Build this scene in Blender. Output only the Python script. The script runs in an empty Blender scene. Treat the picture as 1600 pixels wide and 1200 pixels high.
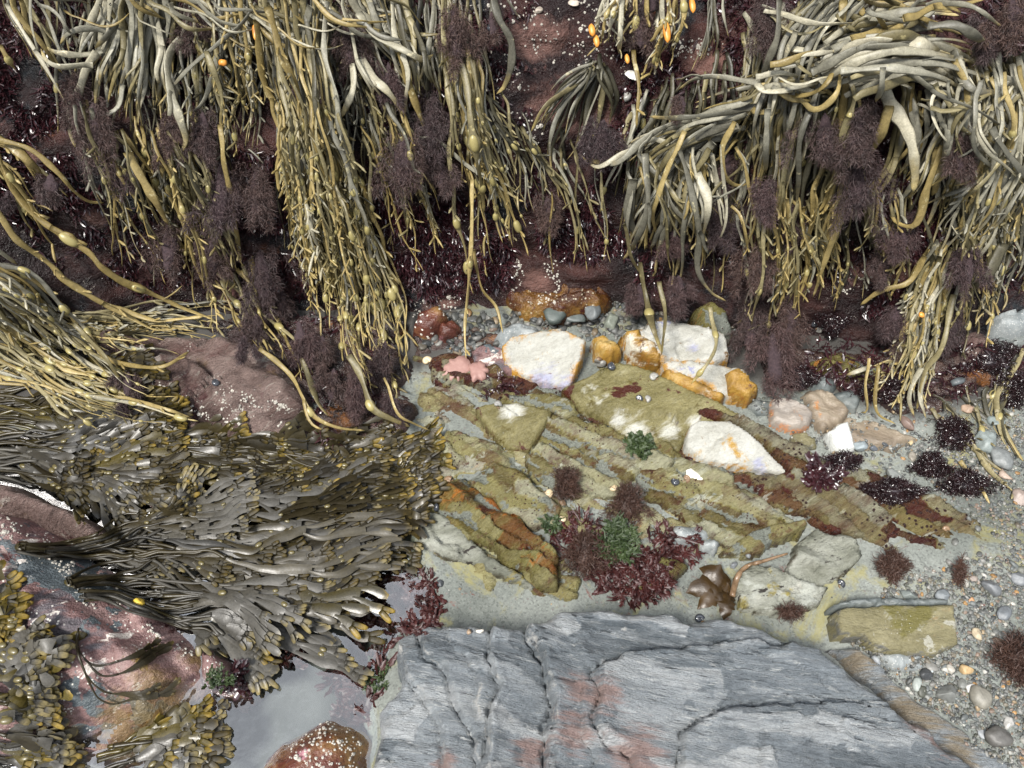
import bpy, math, random
import numpy as np
from mathutils import Vector, Matrix
from mathutils.bvhtree import BVHTree
rng = np.random.default_rng(7)
random.seed(7)
scene = bpy.context.scene
COL = scene.collection
R = math.radians

# ------------------------------------------------------------------ camera
CAM = np.array([0.0, -0.75, 1.15])
PITCH = math.atan2(1.15, 0.75)
HF = math.tan(R(32.5))
FWD = np.array([0, math.cos(PITCH), -math.sin(PITCH)])
UPV = np.array([0, math.sin(PITCH), math.cos(PITCH)])
RGT = np.array([1.0, 0, 0])
cam_d = bpy.data.cameras.new('camera')
cam = bpy.data.objects.new('camera', cam_d)
COL.objects.link(cam)
cam.location = CAM
cam.rotation_euler = (math.pi/2 - PITCH, 0, 0)
cam_d.sensor_width = 36
cam_d.lens = 18/HF
cam_d.clip_start = .01
cam_d.clip_end = 200
scene.camera = cam

def ray(px, py):
    d = FWD + RGT*((px-800)/800*HF) + UPV*((600-py)/800*HF)
    return d/np.linalg.norm(d)
def atz(px, py, z):
    d = ray(px, py)
    return CAM + d*((z-CAM[2])/d[2])
def project(p):
    v = np.asarray(p)-CAM
    f = v@FWD
    return 800+(v@RGT)/f/HF*800, 600-(v@UPV)/f/HF*800
def pxm(dist):                      # metres per photo pixel at a distance
    return dist*HF/800

# ------------------------------------------------------------------ numpy noise
def _hash(ix, iy, iz, seed):
    h = (ix.astype(np.int64)*374761393 + iy.astype(np.int64)*668265263 + iz.astype(np.int64)*1274126177 + seed*974711) & 0xffffffff
    h = ((h ^ (h >> 13))*1103515245) & 0xffffffff
    h = ((h ^ (h >> 16))*668265263) & 0xffffffff
    return ((h ^ (h >> 15)) & 0xffff)/65535.0
def vnoise(p, seed=0):
    p = np.asarray(p, float)
    i = np.floor(p).astype(np.int64)
    f = p-i
    u = f*f*f*(f*(f*6-15)+10)
    r = 0
    for dx in (0, 1):
        for dy in (0, 1):
            for dz in (0, 1):
                w = (u[:, 0] if dx else 1-u[:, 0])*(u[:, 1] if dy else 1-u[:, 1])*(u[:, 2] if dz else 1-u[:, 2])
                r = r + w*_hash(i[:, 0]+dx, i[:, 1]+dy, i[:, 2]+dz, seed)
    return r*2-1
def fbm(p, octv=4, seed=0, gain=.5):
    p = np.asarray(p, float)
    if p.shape[1] == 2:
        p = np.c_[p, np.zeros(len(p))]
    r = 0
    a = 1
    for o in range(octv):
        r = r + a*vnoise(p*(2.03**o)+o*17.3, seed+o)
        a *= gain
    return r
def sstep(a, b, x):
    t = np.clip((x-a)/(b-a), 0, 1)
    return t*t*(3-2*t)

# ------------------------------------------------------------------ mesh helpers
def mesh_from(name, V, F, attrs=None, smooth=True):
    V = np.asarray(V, float)
    me = bpy.data.meshes.new(name)
    F = np.asarray(F)
    n = len(F)
    k = F.shape[1]
    me.vertices.add(len(V))
    me.vertices.foreach_set('co', V.astype(np.float32).ravel())
    me.loops.add(n*k)
    me.loops.foreach_set('vertex_index', F.astype(np.int32).ravel())
    me.polygons.add(n)
    me.polygons.foreach_set('loop_start', np.arange(0, n*k, k, dtype=np.int32))
    if smooth:
        me.polygons.foreach_set('use_smooth', np.ones(n, dtype=bool))
    for an, av in (attrs or {}).items():
        av = np.asarray(av, np.float32)
        if av.ndim == 1:
            a = me.attributes.new(an, 'FLOAT', 'POINT')
            a.data.foreach_set('value', av)
        else:
            a = me.attributes.new(an, 'FLOAT_COLOR', 'POINT')
            a.data.foreach_set('color', np.c_[av, np.ones(len(av))].astype(np.float32).ravel())
    me.update(calc_edges=True)
    me.validate()
    return me
class MB:
    """collects quads"""
    def __init__(s):
        s.v = []; s.f = []; s.n = 0; s.a = {}
    def add(s, V, F, **at):
        s.v.append(np.asarray(V, float)); s.f.append(np.asarray(F, int)+s.n); s.n += len(V)
        for k, x in at.items():
            s.a.setdefault(k, []).append(np.asarray(x, float))
    def mesh(s, name, origin=None, smooth=True):
        V = np.vstack(s.v)
        if origin is not None:
            V = V-np.asarray(origin)
        return mesh_from(name, V, np.vstack(s.f), {k: np.concatenate(x) for k, x in s.a.items()}, smooth)
def link(name, me, mat=None, parent=None, loc=None):
    o = bpy.data.objects.new(name, me)
    COL.objects.link(o)
    if me is not None and mat is not None and len(me.materials) == 0:
        me.materials.append(mat)
    if parent is not None:
        o.parent = parent
    if loc is not None:
        o.location = loc
    return o
def tag(o, label=None, cat=None, group=None, kind=None):
    if label: o['label'] = label
    if cat: o['category'] = cat
    if group: o['group'] = group
    if kind: o['kind'] = kind
    return o
def empty(name, loc, label, cat, group=None):
    o = bpy.data.objects.new(name, None)
    COL.objects.link(o)
    o.location = loc
    o.empty_display_size = .02
    return tag(o, label, cat, group)

def resample(P, step):
    """Catmull-Rom through the points, then even spacing"""
    P = np.asarray(P, float)
    if len(P) == 2:
        Q = P[0]+(P[1]-P[0])*np.linspace(0, 1, 24)[:, None]
    else:
        E = np.vstack([2*P[0]-P[1], P, 2*P[-1]-P[-2]])
        out = []
        for i in range(1, len(E)-2):
            t = np.linspace(0, 1, 16, endpoint=False)[:, None]
            p0, p1, p2, p3 = E[i-1], E[i], E[i+1], E[i+2]
            out.append(.5*((2*p1)+(-p0+p2)*t+(2*p0-5*p1+4*p2-p3)*t*t+(-p0+3*p1-3*p2+p3)*t**3))
        out.append(P[-1][None])
        Q = np.vstack(out)
    d = np.r_[0, np.cumsum(np.linalg.norm(np.diff(Q, axis=0), axis=1))]
    n = max(4, int(d[-1]/step)+1)
    s = np.linspace(0, d[-1], n)
    return np.stack([np.interp(s, d, Q[:, k]) for k in range(Q.shape[1])], 1)

def tube(mb, P, W, flat=.5, sides=8, twist=None, view=None, **at):
    """flattened tube along P (N,3), half widths W (N)"""
    P = np.asarray(P, float)
    n = len(P)
    T = np.gradient(P, axis=0)
    T /= np.linalg.norm(T, axis=1)[:, None]+1e-12
    N = (CAM-P) if view is None else np.broadcast_to(np.asarray(view, float), P.shape)
    N = N-(N*T).sum(1)[:, None]*T
    N /= np.linalg.norm(N, axis=1)[:, None]+1e-12
    S = np.cross(T, N)
    if twist is not None:
        c, s_ = np.cos(twist)[:, None], np.sin(twist)[:, None]
        S, N = S*c+N*s_, N*c-S*s_
    a = np.arange(sides)/sides*2*np.pi
    ca, sa = np.cos(a), np.sin(a)
    W = np.asarray(W, float)
    V = P[:, None, :]+S[:, None, :]*(ca[None, :, None]*W[:, None, None])+N[:, None, :]*(sa[None, :, None]*(W*flat)[:, None, None])
    V = V.reshape(-1, 3)
    i = np.arange(n-1)[:, None]*sides
    j = np.arange(sides)[None, :]
    k = (j+1) % sides
    F = np.stack([i+j, i+k, i+sides+k, i+sides+j], -1).reshape(-1, 4)
    # caps as quads
    def cap(o):
        return [[o, o+q, o+q+1, o+(q+2)] for q in range(1, sides-2, 2)]
    F = np.vstack([F, np.array(cap(0)), np.array(cap((n-1)*sides))])
    A = {q: np.repeat(np.asarray(x, float), sides) for q, x in at.items()}
    mb.add(V, F, **A)

def ribbon(mb, P, W, N, belly=.15, **at):
    """leaf-like strip, 5 verts across, N = normals (N,3)"""
    P = np.asarray(P, float)
    T = np.gradient(P, axis=0)
    T /= np.linalg.norm(T, axis=1)[:, None]+1e-12
    N = N-(N*T).sum(1)[:, None]*T
    N /= np.linalg.norm(N, axis=1)[:, None]+1e-12
    S = np.cross(T, N)
    us = np.array([-1, -.55, 0, .55, 1])
    hs = np.array([0, .6, 1.25, .6, 0])*belly
    V = (P[:, None, :]+S[:, None, :]*(us[None, :, None]*W[:, None, None])+N[:, None, :]*(hs[None, :, None]*W[:, None, None])).reshape(-1, 3)
    n = len(P)
    i = np.arange(n-1)[:, None]*5
    j = np.arange(4)[None, :]
    F = np.stack([i+j, i+j+1, i+6+j, i+5+j], -1).reshape(-1, 4)
    mb.add(V, F, **{q: np.repeat(np.asarray(x, float), 5) for q, x in at.items()})

def poly_sd(Q, poly):
    """signed distance (positive inside) of points Q (N,2) to polygon"""
    poly = np.asarray(poly, float)
    d = np.full(len(Q), 1e9)
    inside = np.zeros(len(Q), bool)
    m = len(poly)
    for a in range(m):
        p, q = poly[a], poly[(a+1) % m]
        e = q-p
        t = np.clip(((Q-p)@e)/(e@e+1e-12), 0, 1)
        d = np.minimum(d, np.linalg.norm(Q-(p+t[:, None]*e), axis=1))
        c = ((p[1] > Q[:, 1]) != (q[1] > Q[:, 1])) & (Q[:, 0] < (q[0]-p[0])*(Q[:, 1]-p[1])/(q[1]-p[1]+1e-12)+p[0])
        inside ^= c
    return np.where(inside, d, -d)
def line_side(Q, line):
    """signed distance to a polyline, positive on the right-hand (+x) side when it runs towards the viewer"""
    line = np.asarray(line, float)
    best = np.full(len(Q), 1e9)
    sg = np.zeros(len(Q))
    for a in range(len(line)-1):
        p, q = line[a], line[a+1]
        e = q-p
        t = np.clip(((Q-p)@e)/(e@e+1e-12), 0, 1)
        w = Q-(p+t[:, None]*e)
        d = np.linalg.norm(w, axis=1)
        s = e[0]*w[:, 1]-e[1]*w[:, 0]
        upd = d < best-1e-9
        best = np.where(upd, d, best)
        sg = np.where(upd, np.sign(s), sg)
    return best*sg
# ------------------------------------------------------------------ materials
class NT:
    def __init__(s, name):
        s.m = bpy.data.materials.new(name)
        s.m.use_nodes = True
        s.t = s.m.node_tree
        s.t.nodes.clear()
        s.out = s.t.nodes.new('ShaderNodeOutputMaterial')
        s.co = None
    def n(s, ty, inp=None, out=0, **at):
        nd = s.t.nodes.new('ShaderNode'+ty)
        for k, v in at.items():
            setattr(nd, k, v)
        for k, v in (inp or {}).items():
            sk = nd.inputs[k]
            if hasattr(v, 'is_linked') or isinstance(v, bpy.types.NodeSocket):
                s.t.links.new(v, sk)
            else:
                if isinstance(v, (tuple, list)) and sk.type == 'RGBA' and len(v) == 3:
                    v = (*v, 1)
                sk.default_value = v
        return nd.outputs[out]
    def coords(s, scale=(1, 1, 1), rot=(0, 0, 0), world=False, rnd=True):
        c = s.n('NewGeometry', out='Position') if world else s.n('TexCoord', out='Object')
        if rnd and not world:
            r = s.n('ObjectInfo', out='Random')
            o = s.n('VectorMath', {0: (37., 11., 23.), 'Scale': r}, operation='SCALE')
            c = s.n('VectorMath', {0: c, 1: o}, operation='ADD')
        if rot != (0, 0, 0) or scale != (1, 1, 1):
            c = s.n('Mapping', {'Vector': c, 'Rotation': rot, 'Scale': scale}, vector_type='POINT')
        return c
    def noise(s, vec, scale, detail=6, rough=.6, dist=0.):
        return s.n('TexNoise', {'Vector': vec, 'Scale': scale, 'Detail': detail, 'Roughness': rough, 'Distortion': dist}, out='Fac')
    def voro(s, vec, scale, feature='F1', out='Distance', rnd=1.):
        return s.n('TexVoronoi', {'Vector': vec, 'Scale': scale, 'Randomness': rnd}, out=out, feature=feature)
    def ramp(s, fac, stops, interp='LINEAR'):
        nd = s.t.nodes.new('ShaderNodeValToRGB')
        s.t.links.new(fac, nd.inputs[0])
        cr = nd.color_ramp
        cr.interpolation = interp
        while len(cr.elements) < len(stops):
            cr.elements.new(.5)
        for e, (p, c) in zip(cr.elements, stops):
            e.position = p
            if not isinstance(c, (tuple, list)):
                c = (c, c, c)
            e.color = (*c[:3], 1)
        return nd.outputs[0]
    def rng_(s, v, a, b, lo=0., hi=1.):
        return s.n('MapRange', {0: v, 1: a, 2: b, 3: lo, 4: hi}, interpolation_type='SMOOTHSTEP')
    def mix(s, f, a, b, mode='MIX'):
        nd = s.t.nodes.new('ShaderNodeMix')
        nd.data_type = 'RGBA'
        nd.blend_type = mode
        for k, v in ((0, f), (6, a), (7, b)):
            if isinstance(v, bpy.types.NodeSocket):
                s.t.links.new(v, nd.inputs[k])
            else:
                nd.inputs[k].default_value = (*v, 1) if isinstance(v, (tuple, list)) else v
        return nd.outputs[2]
    def math(s, op, a, b=0.):
        return s.n('Math', {0: a, 1: b}, operation=op)
    def attr(s, name, out='Fac'):
        return s.n('Attribute', attribute_name=name, out=out)
    def bump(s, h, strength=.3, dist=.002, nrm=None):
        i = {'Height': h, 'Strength': strength, 'Distance': dist}
        if nrm is not None:
            i['Normal'] = nrm
        return s.n('Bump', i)
    def bsdf(s, col, rough=.5, normal=None, **kw):
        i = {'Base Color': col, 'Roughness': rough}
        if normal is not None:
            i['Normal'] = normal
        i.update(kw)
        b = s.n('BsdfPrincipled', i)
        s.t.links.new(b, s.out.inputs[0])
        return s.m

def rock_mat(name, stops, scale=10, stretch=(1, 1, 1), rot=0., patches=(), specks=(), rough=.45, bump=.6, bdist=.004, bscale=70, vary=.35, world=False, lip=None, dist=.4, rnd=True, spec=.5, stain=None, bands=None, sand=None):
    """stops: ramp over a broad noise; patches: (colour, scale, lo, hi, detail); specks: (colour, scale, size, gate)"""
    m = NT(name)
    c0 = m.coords(world=world, rnd=rnd)
    c = m.n('Mapping', {'Vector': c0, 'Rotation': (0, 0, rot)}) if rot else c0
    c = m.n('Mapping', {'Vector': c, 'Scale': stretch}) if stretch != (1, 1, 1) else c
    nb = m.noise(c, scale, 6, .64, dist)
    col = m.ramp(nb, stops)
    nf = m.noise(c, scale*9, 4, .72)
    col = m.mix(vary, col, m.ramp(nf, [(.3, .35), (.7, 1.0)]), 'MULTIPLY')
    for k, p in enumerate(patches):
        pc, ps, lo, hi = p[:4]
        st = p[4] if len(p) > 4 else False
        off = m.n('VectorMath', {0: c if st else c0, 1: (3.1+k*7.7, 1.3*k, 5.+k)}, operation='ADD')
        pn = m.noise(off, ps, 5, .68, .3)
        pf = m.rng_(pn, lo, hi)
        pcol = m.mix(.45, pc, m.ramp(nf, [(.25, .3), (.7, 1.0)]), 'MULTIPLY')
        col = m.mix(pf, col, pcol)
    if bands:
        bt = m.ramp(m.attr('band'), bands)
        col = m.mix(m.rng_(m.noise(c, scale*1.3, 4, .7), .30, .62, .15, .85), col, m.mix(.5, bt, m.ramp(nf, [(.25, .35), (.7, 1.0)]), 'MULTIPLY'))
    if sand:
        hf = m.math('ADD', m.attr('hollow'), m.math('MULTIPLY', m.math('SUBTRACT', m.noise(c0, 30, 5, .7), .5), 1.3))
        gr = m.n('SeparateColor', {0: m.voro(c0, 420, out='Color')})
        col = m.mix(m.rng_(hf, .40, .62), col, m.mix(.6, sand, m.ramp(gr, [(0, .35), (.3, .8), (1, 1.15)]), 'MULTIPLY'))
    for k, (sc, ss, size, gate) in enumerate(specks):
        off = m.n('VectorMath', {0: c0, 1: (2.+k, 9.-k, 4.)}, operation='ADD')
        v = m.voro(off, ss)
        rnd_ = m.voro(off, ss, out='Color')
        g = m.noise(off, ss*.09, 4, .6)
        f1 = m.rng_(v, size, size*.7)
        f2 = m.rng_(g, gate, gate+.04)
        f3 = m.math('GREATER_THAN', m.n('SeparateColor', {0: rnd_}), .35)
        f = m.math('MULTIPLY', m.math('MULTIPLY', f1, f2), f3)
        col = m.mix(f, col, sc)
    if lip is not None:
        l = m.attr('lip')
        l = m.rng_(m.math('ADD', l, m.math('MULTIPLY', m.math('SUBTRACT', m.noise(c0, scale*4, 6, .75), .5), 3.2)), .38, 1.05)
        col = m.mix(l, col, lip)
    if stain is not None:
        st_ = m.attr('stain')
        f = m.rng_(m.math('ADD', m.math('MULTIPLY', st_, .8), m.math('MULTIPLY', m.math('SUBTRACT', m.noise(c, scale*1.5, 6, .75, .5), .5), 1.8)), .30, .75)
        col = m.mix(m.math('MULTIPLY', f, .75), col, m.mix(.6, stain, m.ramp(nf, [(.25, .35), (.7, 1.0)]), 'MULTIPLY'))
    b1 = m.noise(c, bscale, 5, .72)
    b2 = m.noise(c0, bscale*4, 2, .6)
    h = m.math('ADD', b1, m.math('MULTIPLY', b2, .35))
    rg = m.rng_(nf, .2, .8, max(rough-.15, .08), min(rough+.15, 1))
    return m.bsdf(col, rg, m.bump(h, bump, bdist), **{'Specular IOR Level': spec})

def weed_mat(name, dark, light, tip, rough=.42, tips=(.75, 1.0), speck=None, spec=.4, coat=0., bump=.5):
    """thallus: colour differs frond by frond, paler towards the tip (attribute t runs 0..1 from root to tip)"""
    m = NT(name)
    c = m.coords()
    r = m.n('ObjectInfo', out='Random')
    n1 = m.noise(c, 26, 5, .6)
    f = m.math('ADD', m.math('MULTIPLY', r, .65), m.math('MULTIPLY', n1, .5))
    col = m.ramp(f, [(.12, dark), (.85, light)])
    t = m.attr('t')
    tt = m.math('ADD', t, m.math('MULTIPLY', m.math('SUBTRACT', m.noise(c, 60, 4, .6), .5), .35))
    col = m.mix(m.rng_(tt, tips[0], tips[1]), col, tip)
    nf = m.noise(c, 420, 4, .7)
    col = m.mix(.6, col, m.ramp(nf, [(.3, .4), (.65, 1.0)]), 'MULTIPLY')
    big = m.noise(c, 75, 4, .7)
    col = m.mix(.6, col, m.ramp(big, [(.3, .45), (.6, 1.0)]), 'MULTIPLY')
    if speck:
        g = m.rng_(m.noise(c, 55, 6, .7), .6, .68)
        col = m.mix(m.math('MULTIPLY', g, .8), col, speck)
    rg = m.rng_(nf, .2, .8, rough-.1, rough+.12)
    return m.bsdf(col, rg, m.bump(m.math('ADD', m.noise(c, 160, 5, .65), m.math('MULTIPLY', nf, .3)), bump, .0015), **{'Specular IOR Level': spec, 'Coat Weight': coat, 'Coat Roughness': .2})

def plain_mat(name, a, b, scale=60, rough=.5, attr=None, bump=.3, bscale=200, spec=.5, coat=0.):
    m = NT(name)
    c = m.coords()
    n1 = m.noise(c, scale, 6, .65)
    col = m.ramp(n1, [(.3, a), (.7, b)])
    if attr:
        col = m.mix(1., m.attr(attr, 'Color'), m.ramp(n1, [(.25, .55), (.7, 1.0)]), 'MULTIPLY')
    return m.bsdf(col, rough, m.bump(m.noise(c, bscale, 5, .6), bump, .0015), **{'Specular IOR Level': spec, 'Coat Weight': coat, 'Coat Roughness': .08})

MAT = {}
# -- ground
def sand_mat():
    m = NT('wet_sand')
    c = m.coords(world=True)
    n1 = m.noise(c, 5, 8, .6, .4)
    col = m.ramp(n1, [(.3, (.09, .10, .088)), (.5, (.155, .168, .15)), (.7, (.235, .248, .225))])
    g = m.voro(c, 420, out='Color')
    gv = m.n('SeparateColor', {0: g})
    col = m.mix(.6, col, m.ramp(gv, [(0, .28), (.25, .75), (.85, 1.0), (1, 1.25)]), 'MULTIPLY')
    # grit washed between the grains: dark and rusty flecks
    k = m.voro(c, 170)
    kc = m.n('SeparateColor', {0: m.voro(c, 170, out='Color')})
    f = m.math('MULTIPLY', m.rng_(k, .32, .2), m.math('GREATER_THAN', kc, .82))
    col = m.mix(f, col, (.12, .11, .10))
    # green-brown film of diatoms
    f2 = m.rng_(m.noise(m.n('VectorMath', {0: c, 1: (4., 8., 2.)}, operation='ADD'), 9, 9, .7, .6), .52, .64)
    col = m.mix(m.math('MULTIPLY', f2, .75), col, (.22, .20, .07))
    f3 = m.rng_(m.noise(m.n('VectorMath', {0: c, 1: (14., 3., 2.)}, operation='ADD'), 12, 9, .75, .8), .60, .66)
    col = m.mix(m.math('MULTIPLY', f3, .85), col, (.10, .022, .014))
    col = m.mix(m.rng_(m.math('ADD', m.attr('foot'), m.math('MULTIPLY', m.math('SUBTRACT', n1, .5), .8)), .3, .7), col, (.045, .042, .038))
    zz = m.n('SeparateXYZ', {0: c}, out=2)
    col = m.mix(m.rng_(zz, -.025, -.06), col, (.055, .06, .055))
    return m.bsdf(col, .6, m.bump(m.math('ADD', gv, m.math('MULTIPLY', n1, 3.)), .5, .002))
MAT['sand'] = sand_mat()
MAT['wall'] = rock_mat('wet_cliff_rock', [(.25, (.005, .004, .0045)), (.45, (.016, .007, .007)), (.6, (.045, .017, .014)), (.78, (.10, .05, .043))], scale=7, stretch=(1, 1, 1.6), world=True,
    patches=[((.17, .085, .075), 9, .62, .68), ((.012, .015, .018), 6, .54, .64), ((.13, .04, .014), 5, .60, .68)],
    specks=[((.36, .33, .28), 190, .22, .60), ((.32, .29, .25), 300, .24, .585)], rough=.34, bump=1., bdist=.008, spec=.35, stain=(.20, .105, .085))
MAT['white_rock'] = rock_mat('pale_quartzite', [(.3, (.27, .26, .215)), (.5, (.40, .395, .35)), (.75, (.50, .495, .455))], scale=11, stretch=(1, 2.5, 1), rot=-.35,
    patches=[((.25, .26, .38), 18, .62, .68), ((.40, .24, .05), 12, .60, .68), ((.16, .10, .05), 40, .63, .67)], lip=(.36, .185, .025), rough=.42, bump=.9, vary=.4, stain=(.30, .31, .46))
MAT['yellow_rock'] = rock_mat('ochre_stained_quartzite', [(.3, (.17, .085, .016)), (.5, (.35, .20, .035)), (.72, (.50, .38, .16))], scale=13, stretch=(1, 2, 1), rot=-.3,
    patches=[((.58, .55, .45), 11, .54, .64), ((.07, .022, .014), 18, .60, .67)], lip=(.22, .09, .015), rough=.38, bump=.8, vary=.5)
MAT['olive_rock'] = rock_mat('olive_filmed_rock', [(.28, (.060, .050, .020)), (.46, (.135, .118, .048)), (.62, (.21, .19, .095)), (.8, (.31, .305, .23))], scale=9, stretch=(1, 3.2, 1), rot=-.5,
    patches=[((.35, .36, .30), 11, .58, .63, True), ((.050, .011, .008), 16, .52, .555), ((.07, .014, .010), 55, .57, .61)], specks=[((.03, .010, .007), 190, .30, .53)], lip=(.035, .018, .010), rough=.27, bump=1.2, vary=.6, spec=.3,
    bands=[(0, (.06, .04, .014)), (.35, (.16, .14, .045)), (.6, (.24, .22, .10)), (1, (.30, .30, .22))], sand=(.15, .16, .135))
MAT['olive_clean'] = rock_mat('olive_filmed_smooth_rock', [(.28, (.080, .068, .026)), (.46, (.155, .135, .055)), (.62, (.225, .20, .092)), (.8, (.33, .31, .20))], scale=7, stretch=(1, 2.6, 1), rot=-.5,
    patches=[((.42, .41, .33), 7, .60, .66), ((.06, .016, .010), 15, .59, .63), ((.10, .08, .022), 30, .58, .64)], lip=(.06, .03, .012), rough=.27, bump=1., vary=.6, spec=.3, stain=(.60, .60, .55))
MAT['pool_rock'] = rock_mat('pool_floor_rock', [(.28, (.048, .038, .016)), (.42, (.12, .104, .042)), (.54, (.195, .178, .09)), (.68, (.28, .28, .225)), (.8, (.34, .345, .30))], scale=10, stretch=(1, 2.6, 1), rot=-.5,
    patches=[((.050, .011, .008), 11, .50, .54), ((.06, .012, .009), 40, .55, .59), ((.02, .014, .010), 19, .60, .64, True), ((.30, .11, .016), 15, .64, .68, True)], specks=[((.03, .010, .007), 170, .30, .54)], lip=(.035, .02, .012), rough=.27, bump=1.3, vary=.6, spec=.3,
    bands=[(0, (.045, .026, .012)), (.3, (.13, .115, .035)), (.55, (.215, .195, .085)), (.8, (.26, .23, .11)), (1, (.32, .325, .26))], sand=(.15, .16, .135), stain=(.055, .012, .009))
MAT['red_ledge'] = rock_mat('red_algae_ledge', [(.28, (.018, .006, .005)), (.44, (.065, .017, .011)), (.55, (.11, .065, .024)), (.68, (.20, .18, .085)), (.85, (.34, .34, .28))], scale=8, stretch=(1, 4, 1), rot=-.5,
    patches=[((.040, .009, .007), 9, .50, .55, True), ((.40, .41, .36), 18, .60, .64, True)], specks=[((.02, .008, .007), 140, .36, .45)], lip=(.035, .015, .008), rough=.27, bump=1.3, vary=.6, spec=.3,
    bands=[(0, (.030, .009, .007)), (.45, (.07, .018, .011)), (.65, (.15, .125, .045)), (1, (.25, .25, .18))], sand=(.15, .16, .135))
MAT['rust_ledge'] = rock_mat('rusty_olive_ledge', [(.28, (.045, .020, .008)), (.44, (.12, .10, .030)), (.6, (.19, .17, .06)), (.78, (.33, .31, .20))], scale=9, stretch=(1, 4.5, 1), rot=-.58,
    patches=[((.34, .115, .014), 9, .57, .62, True), ((.055, .014, .009), 24, .55, .59)], specks=[((.03, .010, .007), 190, .30, .53)], lip=(.04, .018, .008), rough=.27, bump=1.3, vary=.6, spec=.3,
    bands=[(0, (.06, .02, .010)), (.3, (.24, .085, .012)), (.45, (.13, .115, .035)), (1, (.23, .21, .10))], sand=(.15, .16, .135))
MAT['slate'] = rock_mat('grey_slate', [(.28, (.05, .062, .072)), (.40, (.16, .186, .206)), (.50, (.29, .325, .348)), (.60, (.44, .47, .488)), (.74, (.64, .65, .645))], scale=11, stretch=(1, 7, 1), rot=.13,
    patches=[((.30, .22, .13), 5.5, .64, .74, True), ((.64, .65, .63), 40, .575, .615, True), ((.03, .035, .04), 34, .56, .61, True), ((.085, .098, .108), 3.2, .52, .66)], lip=(.54, .525, .49), rough=.42, bump=1.1, bdist=.006, bscale=90, vary=.55, rnd=False, stain=(.36, .225, .19),
    bands=[(0, (.10, .12, .135)), (.35, (.23, .258, .28)), (.7, (.40, .425, .44)), (1, (.56, .575, .575))])
MAT['slate_ochre'] = rock_mat('ochre_edged_slate', [(.28, (.05, .062, .072)), (.40, (.16, .186, .206)), (.50, (.29, .325, .348)), (.60, (.44, .47, .488)), (.74, (.64, .65, .645))], scale=11, stretch=(1, 7, 1), rot=.13,
    patches=[((.30, .22, .13), 5.5, .64, .74, True), ((.64, .65, .63), 40, .575, .615, True), ((.03, .035, .04), 34, .56, .61, True), ((.085, .098, .108), 3.2, .52, .66)], lip=(.54, .525, .49), rough=.42, bump=1.1, bdist=.006, bscale=90, vary=.55, rnd=False, stain=(.30, .225, .125),
    bands=[(0, (.10, .12, .135)), (.35, (.23, .258, .28)), (.7, (.40, .425, .44)), (1, (.56, .575, .575))])
MAT['pink_rock'] = rock_mat('pink_encrusted_boulder', [(.28, (.04, .043, .047)), (.40, (.12, .10, .11)), (.46, (.19, .105, .10)), (.58, (.32, .205, .19)), (.70, (.46, .37, .34)), (.8, (.62, .57, .52))], scale=8, stretch=(1, 1.8, 1), rot=-.5,
    patches=[((.095, .115, .125), 7, .545, .56), ((.60, .55, .50), 22, .59, .63, True), ((.07, .016, .014), 14, .60, .64), ((.19, .125, .035), 11, .64, .68)], specks=[((.64, .62, .56), 190, .32, .54)], rough=.36, bump=1.3, vary=.6, rnd=False, stain=(.19, .125, .035))
MAT['brown_rock'] = rock_mat('brown_grey_boulder', [(.28, (.022, .015, .012)), (.42, (.105, .068, .058)), (.54, (.21, .145, .125)), (.68, (.38, .31, .27)), (.82, (.56, .51, .45))], scale=9, stretch=(1, 4.5, 1), rot=-.45,
    patches=[((.46, .43, .37), 22, .585, .62, True), ((.19, .115, .028), 10, .60, .66), ((.085, .030, .032), 9, .55, .60), ((.16, .085, .075), 6, .58, .66)], specks=[((.55, .52, .46), 190, .28, .58)], rough=.34, bump=1.5, bdist=.006, vary=.65,
    bands=[(0, (.065, .038, .032)), (.4, (.17, .11, .095)), (.7, (.28, .20, .175)), (1, (.46, .40, .35))])
MAT['amber_rock'] = rock_mat('wet_amber_rock', [(.28, (.02, .007, .004)), (.45, (.075, .026, .008)), (.6, (.20, .10, .018)), (.78, (.40, .29, .11))], scale=12, stretch=(1, 1.6, 1), rot=-.3, patches=[((.05, .012, .008), 14, .56, .61)], specks=[((.42, .38, .28), 170, .32, .5)], rough=.22, bump=1.2, vary=.6)
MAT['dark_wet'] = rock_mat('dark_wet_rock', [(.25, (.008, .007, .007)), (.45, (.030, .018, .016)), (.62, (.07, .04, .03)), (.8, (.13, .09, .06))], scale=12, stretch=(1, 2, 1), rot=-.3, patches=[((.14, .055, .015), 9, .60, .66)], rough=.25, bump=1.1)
MAT['barnacle_rock'] = rock_mat('red_brown_barnacled_boulder', [(.28, (.035, .014, .012)), (.45, (.11, .035, .022)), (.6, (.25, .14, .05)), (.75, (.42, .32, .13))], scale=9, rot=-.3,
    patches=[((.38, .29, .10), 8, .56, .64), ((.33, .15, .18), 12, .60, .66)], specks=[((.72, .68, .6), 110, .30, .52)], rough=.3, bump=.9)
MAT['tan_slab'] = rock_mat('tan_sandstone', [(.3, (.12, .105, .05)), (.5, (.185, .165, .085)), (.7, (.26, .235, .135))], scale=12, stretch=(1, 3, 1), rot=.05,
    patches=[((.33, .32, .26), 30, .58, .62), ((.13, .115, .03), 9, .58, .66), ((.27, .17, .08), 7, .62, .7)], specks=[((.36, .35, .30), 260, .2, .58)], lip=(.10, .10, .09), rough=.5, bump=1., vary=.5)
MAT['dark_stone'] = rock_mat('dark_grey_stone', [(.3, (.055, .065, .065)), (.5, (.11, .125, .122)), (.7, (.19, .20, .185))], scale=18, stretch=(1, 2, 1), rough=.4, bump=.5)
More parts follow.
